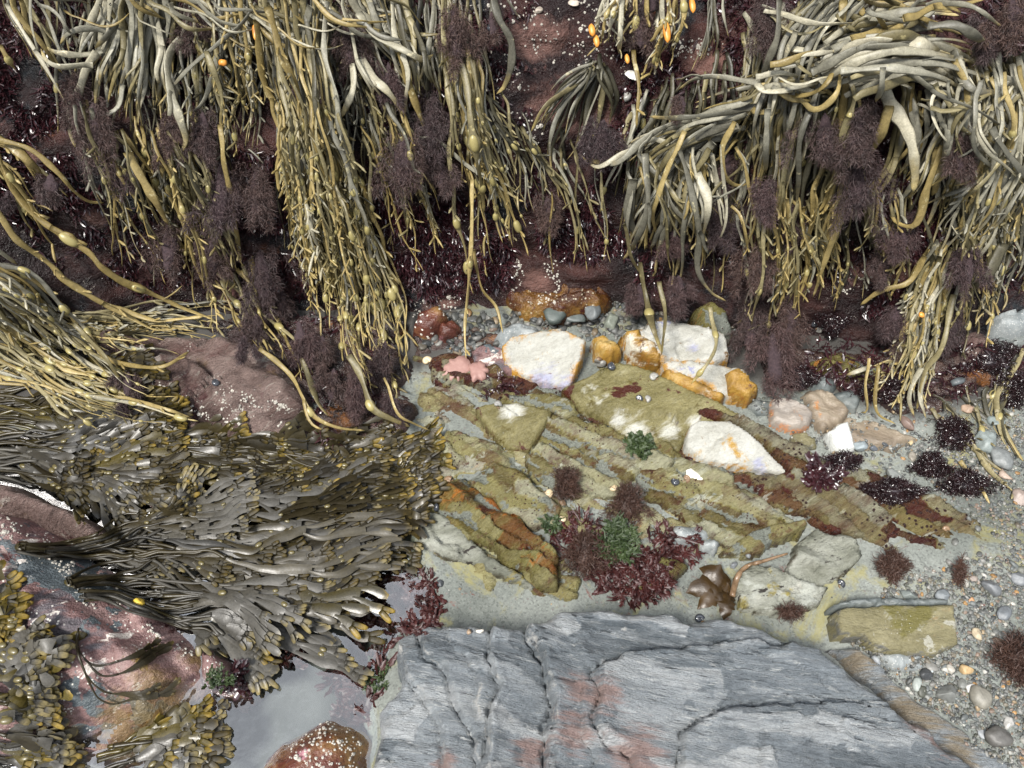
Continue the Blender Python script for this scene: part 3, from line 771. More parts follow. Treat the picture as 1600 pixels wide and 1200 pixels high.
# bedrock ribs of the pool floor, running down to the right
rock('red_rib', 'dark red-stained rock rib left of the bright white block', 'rock',
     [(650, 560), (700, 545), (760, 570), (830, 590), (880, 602), (870, 625), (800, 612), (740, 600), (680, 590)], .022, 'red_ledge', edge=.012, namp=.006, zbot=-.02, ridge=.006, seed=31, wob=.01, strata=(.016, .006), rrot=-.3)
rock('olive_slab', 'large smooth olive slab with two dark snails near its middle', 'rock',
     [(880, 605), (920, 590), (965, 568), (1015, 578), (1060, 600), (1110, 626), (1160, 648), (1150, 660), (1105, 658), (1078, 672), (1062, 694), (1020, 692), (975, 672), (940, 645), (905, 632)], .036, 'olive_clean', edge=.007, tilt=(.02, .16), namp=.003, zbot=-.02, seed=32, wob=.003, facet=(.14, .0015, 1.6), lipw=.008, stains=[(1000, 668, 45), (1050, 668, 40), (965, 650, 30), (1085, 655, 25)])
rock('white_rock', 'long white tapering slab under the olive slab, pale lilac at its right tip', 'rock',
     [(1076, 668), (1092, 658), (1135, 660), (1190, 690), (1228, 722), (1240, 738), (1200, 733), (1140, 722), (1095, 714), (1070, 694)], .042, 'white_rock', edge=.005, tilt=(0, .3), namp=.0015, zbot=-.02, seed=33, wob=.0018, res=.0032, facet=(.12, .0008, 1.5), lipw=.006, grow=.001, stains=[(1190, 722, 25)])
rock('red_rib', 'long dark red rock rib running from the olive slab down towards the gravel', 'rock',
     [(1090, 645), (1150, 650), (1210, 672), (1290, 712), (1400, 755), (1500, 790), (1560, 830), (1545, 862), (1460, 868), (1390, 862), (1310, 822), (1240, 782), (1210, 742), (1240, 738), (1190, 690), (1140, 662)], .034, 'red_ledge', edge=.010, tilt=(-.02, .02), namp=.008, nsc=12, zbot=-.02, ridge=.004, rsc=(6, 34), seed=34, wob=.008, strata=(.022, .008), rrot=-.52)
rock('red_rib', 'dark red crusted strip below the long white slab', 'rock',
     [(1065, 700), (1110, 718), (1180, 735), (1240, 742), (1260, 780), (1310, 826), (1250, 800), (1160, 765), (1090, 735)], .028, 'red_ledge', edge=.010, namp=.008, zbot=-.02, ridge=.004, seed=35, wob=.008, strata=(.016, .006), rrot=-.5)
rock('olive_slab', 'olive block with a whitish top and dark foot, left of the smooth olive slab', 'rock',
     [(745, 640), (775, 630), (830, 632), (866, 640), (852, 665), (830, 698), (795, 692), (765, 672)], .034, 'olive_clean', edge=.007, tilt=(-.05, .25), zbot=-.02, seed=36, facet=(.09, .0015, 1.5), stains=[(800, 642, 36)], wob=.003)
rock('olive_slab', 'narrow olive strip of rock above the whitish-topped block', 'rock',
     [(790, 612), (860, 612), (900, 632), (930, 655), (890, 648), (850, 634), (800, 626)], .026, 'olive_rock', edge=.008, zbot=-.02, seed=37, strata=(.012, .003))
rock('olive_slab', 'broad speckled olive bedrock sheet in the middle of the pool', 'rock',
     [(855, 655), (900, 645), (950, 668), (1010, 698), (1060, 712), (1000, 730), (960, 765), (900, 770), (850, 740), (830, 705)], .024, 'olive_rock', edge=.010, namp=.004, zbot=-.02, ridge=.006, seed=38, wob=.012, strata=(.024, .006), grow=.012, rrot=-.5)
rock('olive_slab', 'speckled olive bedrock sheet right of the fluffy brown weed', 'rock',
     [(1000, 735), (1060, 718), (1110, 738), (1180, 775), (1250, 815), (1240, 830), (1200, 822), (1160, 850), (1110, 835), (1060, 800), (1010, 770)], .024, 'olive_rock', edge=.010, namp=.004, zbot=-.02, ridge=.005, seed=39, wob=.012, strata=(.024, .006), grow=.012, rrot=-.5)
rock('olive_slab', 'red-speckled olive slab with a snail on its right end, left of centre', 'rock',
     [(735, 745), (780, 722), (820, 735), (850, 765), (872, 790), (860, 812), (830, 812), (790, 790), (750, 765)], .028, 'olive_rock', edge=.010, namp=.004, zbot=-.02, ridge=.004, seed=40, strata=(.028, .004), grow=.006, rrot=-.55)
rock('rust_rib', 'olive rock rib with an orange rusty streak, lower left of the pool', 'rock',
     [(690, 765), (720, 750), (760, 772), (810, 805), (850, 832), (872, 870), (858, 905), (820, 885), (760, 850), (700, 810)], .026, 'rust_ledge', edge=.010, namp=.006, zbot=-.02, ridge=.009, rrot=-.6, seed=41, wob=.01, strata=(.018, .006), grow=.008)
rock('sandy_ledge', 'sand-dusted sloping ledge beside the weed tips, left of the rusty rib', 'rock',
     [(640, 795), (690, 805), (750, 850), (810, 885), (850, 915), (830, 925), (770, 895), (700, 870), (650, 840)], .022, 'veined_rock', edge=.008, tilt=(0, .06), zbot=-.02, seed=42, strata=(.03, .004), rrot=-.6)
rock('olive_slab', 'small lumpy olive slab at the upper left of the pool among the weed tips', 'rock',
     [(660, 690), (700, 668), (760, 690), (800, 705), (820, 730), (780, 738), (720, 745), (680, 730)], .016, 'olive_rock', edge=.012, namp=.009, zbot=-.02, ridge=.008, seed=43, wob=.014, strata=(.018, .006))
rock('veined_rock', 'dark-sided wedge rock tipped with yellow film, right of the grey stones', 'rock',
     [(1125, 858), (1145, 845), (1200, 815), (1255, 812), (1262, 822), (1225, 845), (1180, 856), (1135, 862)], .036, 'olive_rock', edge=.008, tilt=(0, .35), zbot=-.02, seed=44)
rock('veined_rock', 'pale grey veined rock with a dark curved left face, under the long red rib', 'rock',
     [(1232, 885), (1245, 852), (1278, 828), (1330, 848), (1345, 868), (1320, 895), (1290, 908), (1248, 912), (1236, 902)], .034, 'veined_rock', edge=.004, tilt=(.12, .12), zbot=-.02, ridge=.005, seed=45, facet=(.05, .004, 1.5), strata=(.03, .004), wob=.003)
rock('veined_rock', 'pale cracked rock with black veins behind the slate slab, beside the brown kelp scrap', 'rock',
     [(1150, 905), (1180, 882), (1240, 905), (1300, 915), (1280, 945), (1220, 955), (1165, 945)], .032, 'veined_rock', edge=.005, zbot=-.02, ridge=.006, seed=46, strata=(.024, .005), wob=.004)
rock('veined_rock', 'brown-edged low rock under the dark red weed clump', 'rock',
     [(985, 900), (1040, 872), (1078, 880), (1060, 905), (1035, 925), (1000, 930)], .028, 'rust_ledge', edge=.014, zbot=-.02, seed=47)
rock('olive_slab', 'faint yellow-filmed rock showing through the sand above the slate slab', 'rock',
     [(800, 880), (850, 870), (905, 905), (910, 935), (880, 945), (845, 930)], .012, 'olive_rock', edge=.02, namp=.008, zbot=-.02, ridge=.008, seed=48, wob=.014)
rock('tan_slab', 'flat tan sandstone slab with a notched lower edge on the gravel at right', 'rock',
     [(1306, 950), (1330, 945), (1490, 944), (1500, 1000), (1502, 1008), (1470, 1020), (1400, 1018), (1365, 1005), (1352, 990), (1316, 988)], .062, 'tan_slab', edge=.004, tilt=(0, .12), namp=.002, zbot=-.01, seed=51, wob=.0018, res=.003, ridge=.002, rrot=0, facet=(.2, .001, 1), grow=.001)
rock('dark_stone', 'thin dark grey slate sliver along the back edge of the tan slab', 'rock',
     [(1303, 945), (1330, 936), (1400, 934), (1480, 936), (1482, 945), (1400, 946), (1330, 948)], .056, 'dark_stone', edge=.003, zbot=-.01, seed=52, wob=.002, grow=.001, res=.0025, strata=(.01, .0015))
rock('grey_stone', 'smooth dark grey rounded stone behind the white block', 'stone',
     [(770, 512), (785, 498), (812, 489), (840, 496), (856, 512), (848, 530), (815, 532), (785, 532)], .050, 'grey_stone', edge=.035, dome=.01, zbot=-.02, seed=53)
rock('red_stone', 'small dark red stone left of the rounded grey stone', 'stone',
     [(682, 500), (705, 492), (718, 500), (715, 515), (690, 516)], .045, 'barnacle_rock', edge=.015, zbot=-.02, seed=54)
rock('orange_stone', 'flat orange-rimmed stone in front of the banded brown stone', 'stone',
     [(1204, 618), (1225, 617), (1262, 628), (1276, 640), (1270, 662), (1255, 671), (1225, 664), (1206, 655)], .032, 'orange_stone', edge=.010, zbot=-.01, seed=55, wob=.0018, res=.003, grow=.001)
rock('brown_stone', 'long banded brown stone behind the orange-rimmed one', 'stone',
     [(1250, 610), (1268, 603), (1300, 612), (1330, 640), (1325, 652), (1290, 668), (1270, 640)], .030, 'brown_stone', edge=.012, zbot=-.01, seed=56)
rock('brown_stone', 'low wide grey-brown stone half under the white chip', 'stone',
     [(1290, 655), (1330, 645), (1400, 668), (1440, 682), (1400, 700), (1345, 695), (1300, 690)], .018, 'brown_stone', edge=.02, zbot=-.02, seed=57)
rock('white_chip', 'flat bright white stone chip with angular edges', 'stone',
     [(1297, 672), (1312, 661), (1326, 657), (1334, 680), (1340, 697), (1318, 702), (1305, 690)], .036, 'chalk_white', edge=.008, zbot=.0, seed=58, wob=.002, res=.0025)
rock('grey_stone', 'round dark grey stone at the cliff foot beside the purple tufts', 'stone',
     [(1268, 592), (1282, 578), (1302, 580), (1312, 598), (1300, 614), (1278, 612)], .028, 'dark_stone', edge=.02, zbot=-.01, seed=59)
rock('dark_stone', 'dark stone half hidden behind the long brown stone', 'stone',
     [(1300, 608), (1330, 604), (1345, 622), (1340, 640), (1315, 632)], .026, 'dark_stone', edge=.014, zbot=-.01, seed=60)
rock('dark_stone', 'dark blue-grey stone left of the orange-rimmed one', 'stone',
     [(1168, 628), (1185, 618), (1202, 624), (1202, 640), (1185, 645)], .024, 'dark_stone', edge=.014, zbot=-.01, seed=61)
rock('brown_stone', 'olive-brown pebble-like slab below the orange-rimmed stone', 'stone',
     [(1242, 680), (1258, 675), (1275, 684), (1278, 695), (1262, 696)], .022, 'tan_slab', edge=.010, zbot=-.01, seed=62)
rock('grey_stone', 'pale grey oval stone beside a smaller one, above the kelp scrap', 'stone',
     [(1045, 832), (1058, 818), (1085, 814), (1112, 822), (1116, 838), (1090, 848), (1060, 845)], .030, 'grey_stone', edge=.018, zbot=-.01, seed=63)
rock('grey_stone', 'smaller blue-grey stone touching the oval grey one', 'stone',
     [(1095, 842), (1112, 836), (1124, 846), (1120, 858), (1100, 856)], .030, 'grey_stone', edge=.012, zbot=-.01, seed=64)
rock('grey_stone', 'sparkly grey boulder at the right edge of the cliff foot', 'stone',
     [(1552, 486), (1570, 476), (1620, 476), (1640, 500), (1600, 512), (1565, 505)], .07, 'grey_stone', edge=.02, zbot=-.02, seed=65)
rock('brown_stone', 'knobbly buff rock under the right-hand purple tufts', 'stone',
     [(1500, 520), (1525, 508), (1550, 520), (1556, 548), (1535, 562), (1505, 552)], .055, 'brown_rock', edge=.02, zbot=-.02, seed=66)
rock('dark_stone', 'greenish dark stone below the sparkly grey boulder', 'stone',
     [(1556, 520), (1590, 512), (1640, 520), (1640, 545), (1590, 545), (1562, 535)], .04, 'dark_stone', edge=.02, zbot=-.02, seed=67)
rock('rust_rock', 'rusty brown rock tucked at the cliff foot right of centre', 'stone',
     [(1085, 475), (1110, 465), (1140, 480), (1150, 505), (1120, 510), (1095, 500)], .07, 'rust_ledge', edge=.02, zbot=-.02, seed=68)
rock('rust_rock', 'ochre-brown rock shelf under the right tufts', 'stone',
     [(1270, 560), (1310, 545), (1370, 560), (1420, 580), (1410, 600), (1350, 590), (1290, 578)], .04, 'rust_ledge', edge=.02, zbot=-.02, seed=69, ridge=.006)
rock('amber_rock', 'wet amber and dark red rock hollow at the cliff foot above the rounded grey stone', 'stone',
     [(795, 452), (840, 425), (890, 418), (935, 430), (960, 455), (935, 478), (880, 482), (820, 478)], .05, 'amber_rock', edge=.02, namp=.012, zbot=-.02, seed=70, facet=(.04, .008, 1.3), ridge=.01)
rock('red_rock', 'dull red angular rock at the cliff foot right of the long hanging bunch', 'stone',
     [(640, 505), (652, 480), (685, 470), (700, 485), (690, 505), (670, 515)], .055, 'barnacle_rock', edge=.02, zbot=-.02, seed=71)
rock('grey_stone', 'grey stone lying half under the lower edge of the tan slab', 'stone',
     [(1375, 1020), (1400, 1014), (1440, 1022), (1444, 1040), (1420, 1052), (1395, 1050)], .045, 'grey_stone', edge=.012, zbot=-.01, seed=72)
rebuild_bvh()
# ------------------------------------------------------------------ hanging knotted wrack
def smooth1(a, k):
    if len(a) < 5:
        return a
    k = min(k, len(a)//2*2-1)
    ker = np.hanning(k+2)[1:-1]
    ker /= ker.sum()
    return np.convolve(np.pad(a, k//2, mode='edge'), ker, 'valid')[:len(a)]
def drape(P2, off, water=True, k=15):
    """photo-plane curve -> points hanging a small distance (metres, array) in front of the rock"""
    D = np.array([surf(x, y, water)[1] for x, y in P2])
    D = np.minimum(smooth1(D, k), D+.004)-off
    D = smooth1(D, 7)
    return np.array([CAM+ray(x, y)*d for (x, y), d in zip(P2, D)]), D
_sph = None
def bladder_mesh():
    global _sph
    if _sph is None:
        mb = MB()
        z = np.linspace(-1, 1, 11)
        P = np.c_[np.zeros(11), np.zeros(11), z]
        tube(mb, P, np.sqrt(np.clip(1-np.abs(z)**2.2, .004, 1)), flat=.82, sides=10, view=(0, -1, 0))
        _sph = mb.mesh('air_bladder')
        _sph.materials.append(MAT['bladder'])
    return _sph
def strand(parent, P2, wpx, mat, off=.03, blad=0., twig=0., r=None, org=None, tipw=.45, flat=.34, wave=1., split=.4):
    r = r or rng
    P2 = resample(P2, 7)
    n = len(P2)
    s = np.linspace(0, 1, n)
    L = np.r_[0, np.cumsum(np.linalg.norm(np.diff(P2, axis=0), axis=1))]
    # slow sideways wander
    T = np.gradient(P2, axis=0); T /= np.linalg.norm(T, axis=1)[:, None]+1e-9
    Nn = np.c_[-T[:, 1], T[:, 0]]
    ph = r.uniform(0, 6.28, 3)
    wv = wave*(3.2*np.sin(L/ r.uniform(34, 60)+ph[0])+1.7*np.sin(L/r.uniform(13, 22)+ph[1]))*sstep(0, .15, s)
    P2 = P2+Nn*wv[:, None]
    offs = np.clip(off*(1+.35*np.sin(L/70+ph[2])), .004, None)*(1-.5*sstep(.7, 1, s))
    P, D = drape(P2, offs)
    m = pxm(D)
    W = wpx*.5*m*(1-(1-tipw)*sstep(.55, 1., s))*(1+.16*np.sin(L/17+ph[1])+.10*np.sin(L/6.3+ph[0]))
    W[-1] *= .2
    tw = .55*np.sin(L/r.uniform(40, 90)+ph[0])+.3*np.sin(L/25+ph[2])
    mb = MB()
    bl = []
    if blad:
        q = r.uniform(.25, .6)*L[-1]
        while q < L[-1]*.95:
            if r.random() < blad:
                i = int(np.argmin(abs(L-q)))
                if 2 < i < n-3:
                    bl.append(i)
                    W = W*(1+.8*np.exp(-((L-L[i])/(wpx*1.1))**2))
            q += r.uniform(38, 95)
    tube(mb, P, W, flat=flat, sides=8, twist=tw, t=s)
    if split and r.random() < split:                # the thallus forks: a side branch of its own length
        i0 = int(n*r.uniform(.3, .7))
        k_ = min(n-i0, int(n*r.uniform(.15, .4)))
        if k_ > 5:
            sd = 1 if r.random() < .5 else -1
            u = np.linspace(0, 1, k_)
            B2 = P2[i0:i0+k_]+Nn[i0:i0+k_]*(sd*(r.uniform(4, 16)*u**.8+2.5*np.sin(u*7+ph[0])*u))[:, None]
            BP = np.array([CAM+ray(x, y)*(d-.003) for (x, y), d in zip(B2, D[i0:i0+k_])])
            tube(mb, BP, W[i0]*.8*(1-.5*u**2), flat=flat, sides=8, twist=tw[i0:i0+k_]+.4, t=s[i0:i0+k_]*.6+.4*u)
    if twig:
        q = L[-1]*r.uniform(.15, .5)
        while q < L[-1]*.98:
            i = min(int(np.searchsorted(L, q)), n-2)
            sd = 1 if r.random() < .5 else -1
            ln = r.uniform(4, 13)*(1+1.2*(r.random() < .15))
            d2 = T[i]*r.uniform(.5, 1.1)+Nn[i]*sd*r.uniform(.5, 1.)
            d2 /= np.linalg.norm(d2)
            u = np.linspace(0, 1, 5)[:, None]
            cv = P2[i]+d2*ln*u+T[i]*ln*r.uniform(-.1, .7)*u*u+Nn[i]*ln*r.normal(0, .25)*u*u
            TP = np.array([CAM+ray(x, y)*(D[i]-.004*k_) for k_, (x, y) in enumerate(cv)])
            wt = r.uniform(1.6, 3.6)*.5*m[i]
            tube(mb, TP, wt*np.array([.9, 1, 1.1, 1.25, .4]), flat=.8, sides=6, t=np.full(5, s[i]*.8+.2*r.random()))
            q += r.uniform(6, 48)/max(twig, .05)*.75
    org = P[0] if org is None else org
    o = link('frond', mb.mesh('frond', org), MAT[mat], parent)
    for i in bl:
        b = link('air_bladder', bladder_mesh(), None, o)
        t3 = P[i+1]-P[i-1]
        q = Vector(t3).to_track_quat('Z', 'Y')
        a = wpx*m[i]*r.uniform(.62, .92)
        b.location = P[i]-org
        b.rotation_mode = 'QUATERNION'
        b.rotation_quaternion = q
        b.scale = (a, a, a*r.uniform(1.35, 1.9))
    return o
GROUPW = 'knotted wrack plants hanging from the cliff'
def plant(label, guides, n, wpx, mats, off=(.012, .06), blad=0., twig=0., jit=14, heroes=(), name='knotted_wrack', cat='seaweed', cut=(.55, 1.0), seed=0, group=GROUPW, wave=1.5, flat=.32, tipw=.32, wvar=.45):
    r = np.random.default_rng(seed+100)
    G = [resample(g, 10) for g in guides]
    G = [np.stack([np.interp(np.linspace(0, 1, 40), np.linspace(0, 1, len(g)), g[:, k]) for k in (0, 1)], 1) for g in G]
    p0, d0, n0 = surf(*G[len(G)//2][0])
    root = empty(name, p0, label, cat, group)
    n = min(int(n*1.22), 98-len(heroes))
    for k in range(n):
        f = r.uniform(0, len(G)-1) if len(G) > 1 else 0
        a = min(int(f), max(len(G)-2, 0))
        f -= a
        P = G[a]*(1-f)+G[min(a+1, len(G)-1)]*f
        P = P+r.normal(0, jit*.5, 2)+np.linspace(-.3, 1, 40)[:, None]*r.normal(0, jit, 2)
        u0, u1 = r.uniform(0, .10), r.uniform(*cut)
        i0, i1 = int(u0*39), max(int(u1*39), 8)
        P = P[i0:i1+1][::3]
        mt = mats[r.integers(len(mats))]
        w = wpx*.68*r.uniform(1-wvar, 1+wvar)
        strand(root, P, w, mt, r.uniform(*off), blad, twig, r, p0, tipw, flat, wave)
    for h in heroes:
        pts, w, mt = h[:3]
        w = w*.88
        kw = h[3] if len(h) > 3 else {}
        strand(root, pts, w, mt, kw.get('off', off[1]+.008), kw.get('blad', 0), kw.get('twig', 0), r, p0, kw.get('tipw', .5), kw.get('flat', .3), kw.get('wave', .5))
    return root
GO, OL, YE, PA, DK = 'wrack_grey', 'wrack_olive', 'wrack_yellow', 'wrack_pale', 'wrack_dark'
plant('thin yellow-olive strands hanging in the top left corner', [[(5, -20), (25, 50), (52, 115)], [(40, -20), (70, 70), (108, 168)], [(85, -20), (90, 50), (88, 70)]], 10, 8, [OL, YE, GO], seed=1,
      heroes=[([(0, 70), (12, 95), (24, 113)], 6, YE, {'blad': .6}), ([(10, 5), (40, 60), (75, 110), (108, 168)], 6, PA)])
plant('dense grey-olive bunch of straps with curled ends, top left', [[(170, -20), (150, 60), (122, 120), (110, 200)], [(200, -20), (185, 80), (160, 190)], [(225, -20), (222, 100), (210, 230)], [(255, -20), (262, 90), (280, 220)]], 46, 10, [GO, GO, GO, OL, PA], seed=2,
      heroes=[([(165, 48), (125, 46), (102, 55), (92, 68)], 8, GO), ([(160, 80), (120, 86), (88, 84), (66, 74)], 9, PA), ([(145, 102), (100, 106), (75, 96), (64, 76)], 9, PA),
              ([(152, 82), (136, 105), (124, 140), (112, 170), (108, 205), (116, 232)], 12, PA), ([(192, 132), (183, 165), (160, 182), (145, 210), (135, 240)], 9, GO),
              ([(284, 62), (268, 82), (264, 115), (270, 155), (282, 190), (290, 220), (278, 243)], 14, PA), ([(196, 0), (185, 35), (165, 60), (148, 75)], 10, GO), ([(222, 0), (245, 60), (262, 120), (268, 170)], 8, GO)])
plant('yellowish strands hanging lower from the top left bunch over purple tufts', [[(200, 190), (215, 270), (250, 345)], [(240, 200), (268, 300), (300, 400)], [(290, 200), (310, 300), (330, 420)]], 14, 7, [OL, YE, GO], seed=3, twig=.3, blad=.3,
      heroes=[([(200, 238), (222, 280), (244, 318), (260, 352)], 15, YE), ([(252, 258), (262, 295), (285, 340), (300, 400), (315, 442)], 8, YE), ([(344, 195), (347, 240), (358, 290), (370, 355), (375, 412)], 10, YE), ([(322, 80), (344, 150), (345, 200)], 9, OL)])
plant('twiggy pale yellow strands between the top left bunch and the long central bunch', [[(290, -20), (300, 80), (325, 180), (340, 260)], [(340, -20), (352, 80), (370, 160), (378, 230)], [(378, -20), (400, 100), (405, 160), (388, 205)]], 22, 7, [YE, PA, OL, GO], seed=4, twig=.9, blad=.25,
      heroes=[([(400, 5), (378, 40), (352, 60), (300, 100), (245, 165)], 7, GO), ([(340, 85), (330, 130), (312, 168), (285, 182)], 9, GO)])
plant('longest hanging bunch of olive strands with oval bladders, reaching down to the brown weed', [[(412, -20), (430, 100), (462, 240), (480, 380), (500, 480), (505, 560)], [(470, -20), (490, 120), (520, 260), (558, 420), (575, 540), (620, 655)], [(520, -10), (508, 90), (540, 240), (585, 380), (618, 470), (632, 640)]], 84, 8.5, [OL, OL, GO, YE, OL, DK], seed=5, twig=.5, blad=.55, off=(.01, .09), cut=(.6, 1.), jit=11,
      heroes=[([(418, 10), (440, 80), (465, 140), (480, 190), (500, 235), (515, 290), (535, 350), (548, 390)], 12, YE, {'twig': .8}), ([(400, 30), (415, 130), (440, 190), (432, 260), (435, 300)], 11, YE, {'twig': .4}),
              ([(485, 10), (470, 60), (470, 100), (460, 130)], 13, GO), ([(545, 555), (560, 580), (578, 635), (610, 655), (640, 668)], 12, OL, {'blad': .6}), ([(600, 590), (620, 645), (645, 662), (672, 672)], 6, YE)])
plant('wide pale straps hanging short beside the long central bunch', [[(530, -20), (560, 60), (600, 140), (630, 180)], [(580, -20), (610, 50), (640, 120)], [(620, -20), (640, 60), (662, 140), (672, 225)]], 22, 11, [GO, GO, OL, PA, DK], seed=6, off=(.01, .06),
      heroes=[([(540, 20), (556, 70), (580, 115), (605, 140), (632, 180)], 17, PA), ([(560, 20), (590, 55), (625, 75), (660, 92), (676, 85)], 13, PA), ([(545, -10), (570, 25), (600, 32), (614, 30)], 12, PA),
              ([(625, 80), (636, 120), (650, 160), (670, 222)], 12, YE), ([(550, 100), (550, 140), (535, 185)], 13, PA), ([(655, 215), (685, 222), (740, 265), (812, 310)], 7, GO), ([(680, -10), (672, 70), (652, 130)], 8, GO)])
plant('narrow olive strands with round bladders hanging right of the pale straps', [[(695, -20), (705, 120), (725, 250), (745, 400), (765, 490)], [(730, 60), (750, 200), (780, 300), (815, 400)], [(745, 100), (770, 230), (812, 330), (832, 400)]], 30, 7.5, [OL, GO, OL, YE], seed=7, twig=.35, blad=.5, off=(.01, .06),
      heroes=[([(692, -10), (695, 60), (697, 90), (700, 100)], 9, OL), ([(713, 85), (728, 130), (735, 190), (750, 260), (755, 330)], 12, OL, {'blad': .4}), ([(720, 90), (740, 160), (755, 220), (760, 250)], 10, OL),
              ([(738, 280), (735, 340), (735, 420), (728, 500), (730, 560)], 7, YE, {'blad': .3, 'twig': .3}), ([(740, 390), (750, 450), (775, 480), (785, 520)], 6, YE), ([(862, 300), (860, 380), (866, 430)], 4, YE, {'blad': .3})])
plant('single long curved grey strap hanging alone over bare red rock at top centre', [[(768, -20), (780, 40), (797, 80)]], 2, 6, [GO], seed=8, heroes=[([(770, -15), (780, 30), (796, 65), (797, 105), (788, 135), (776, 147)], 13, GO)])
plant('small dark olive tuft of straps fanning down-left over pale rock at top centre', [[(928, 95), (875, 140), (835, 200)], [(932, 98), (890, 150), (860, 215), (862, 265)], [(932, 98), (905, 180), (880, 250), (868, 290)], [(940, 100), (965, 150), (940, 200)]], 26, 8, [DK, GO, DK, OL], seed=9, off=(.008, .05), jit=8,
      heroes=[([(930, 105), (890, 140), (850, 170), (828, 205)], 10, OL), ([(928, 112), (880, 165), (858, 215), (862, 268)], 8, GO)])
plant('pale yellow knobbly bunch with orange bits hanging at the top edge, right of centre', [[(945, -20), (938, 40), (932, 90)], [(975, -20), (968, 60)], [(1020, -20), (1022, 80), (1012, 165)], [(1048, -20), (1046, 90), (1022, 160)], [(1080, -20), (1070, 40)]], 24, 8, [PA, YE, PA, YE], seed=10, twig=1.2, blad=.4, off=(.03, .08), heroes=[([(990, 78), (998, 130), (994, 200)], 7, YE, {'twig': .5}), ([(972, 0), (968, 45), (966, 84)], 10, PA, {'twig': 1.})])
plant('few thin dark straps hanging over bare rock between the yellow bunch and the right-hand mass', [[(1112, -20), (1108, 60), (1078, 120)], [(1122, -20), (1115, 50), (1105, 90)], [(1145, -20), (1150, 60), (1180, 85)]], 8, 6, [DK, GO], seed=11, off=(.01, .04), jit=6)
plant('grey-olive straps sweeping left then hanging in a thick bundle, centre right', [[(1190, 150), (1110, 185), (1030, 205), (960, 245)], [(1160, 190), (1060, 220), (1000, 290), (972, 380)], [(1130, 200), (1050, 250), (1000, 350), (990, 430)], [(1110, 215), (1060, 280), (1040, 360), (1010, 440)], [(1110, 215), (1085, 300), (1095, 400), (1128, 470)]], 56, 12, [GO, GO, OL, GO, PA], seed=12, off=(.01, .09), wave=.8,
      heroes=[([(1110, 185), (1050, 195), (1000, 225), (960, 255), (915, 248)], 13, GO), ([(1045, 225), (1015, 220), (975, 240), (935, 260), (908, 240)], 9, PA), ([(1070, 205), (1045, 255), (1028, 310), (1020, 340), (1030, 372)], 10, YE), ([(1008, 240), (1014, 300), (1005, 350), (985, 390), (972, 405)], 12, GO),
              ([(1062, 235), (1080, 290), (1090, 360), (1090, 420), (1110, 455), (1135, 470)], 11, GO), ([(1090, 270), (1105, 310), (1100, 350), (1095, 370)], 15, PA), ([(990, 280), (985, 330), (985, 345), (1000, 380)], 17, GO), ([(1148, 190), (1128, 230), (1132, 275), (1150, 290), (1168, 285)], 10, YE),
              ([(1000, 410), (1005, 450), (1025, 520), (1035, 552)], 10, OL, {'blad': .9}), ([(1030, 440), (1037, 490), (1034, 555)], 8, OL, {'blad': .6}), ([(1110, 480), (1118, 530), (1108, 560), (1080, 600)], 7, OL, {'blad': .6}), ([(975, 350), (985, 400), (1000, 430)], 8, OL)])
plant('grey straps pouring down-left from the top edge, left flank of the right-hand mass', [[(1290, -20), (1225, 60), (1190, 120), (1060, 150)], [(1310, -20), (1235, 70), (1205, 150), (1190, 250), (1175, 350)], [(1335, -20), (1270, 60), (1235, 150), (1220, 260), (1205, 400)], [(1370, -10), (1300, 70), (1265, 170), (1240, 300), (1225, 470)]], 66, 10.5, [GO, GO, OL, DK, PA], seed=13, off=(.01, .10), cut=(.45, 1.),
      heroes=[([(1162, 20), (1180, 50), (1205, 78), (1210, 100)], 9, PA), ([(1218, 0), (1215, 60), (1195, 110), (1183, 150)], 11, GO), ([(1244, 48), (1228, 80), (1212, 115), (1190, 150)], 12, PA), ([(1218, 128), (1235, 148), (1270, 145), (1295, 120), (1300, 80)], 9, YE), ([(1250, 155), (1268, 172), (1290, 165), (1310, 140), (1312, 105)], 9, YE),
              ([(1250, 165), (1235, 230), (1222, 300), (1205, 345)], 11, OL, {'twig': .3}), ([(1200, 170), (1198, 220), (1199, 270)], 11, GO), ([(1190, 130), (1130, 122), (1085, 125), (1060, 140)], 10, GO), ([(1190, 165), (1120, 180), (1060, 185), (1015, 180)], 10, GO)])
plant('yellow-olive hanging strands with spiny tips, middle of the right-hand mass', [[(1320, 60), (1312, 150), (1310, 250), (1288, 330)], [(1340, 90), (1330, 200), (1318, 300), (1270, 460)], [(1260, 330), (1250, 400), (1245, 480)]], 16, 8, [OL, YE, GO], seed=14, twig=.5, blad=.2, off=(.02, .08),
      heroes=[([(1322, 120), (1318, 180), (1312, 240), (1300, 290), (1285, 335)], 11, YE, {'twig': .8}), ([(1320, 320), (1305, 370), (1285, 425), (1270, 465)], 9, YE, {'twig': .2}), ([(1318, 0), (1316, 40), (1312, 62)], 12, YE), ([(1220, 330), (1210, 400), (1195, 440), (1180, 480)], 7, OL, {'blad': .4})])
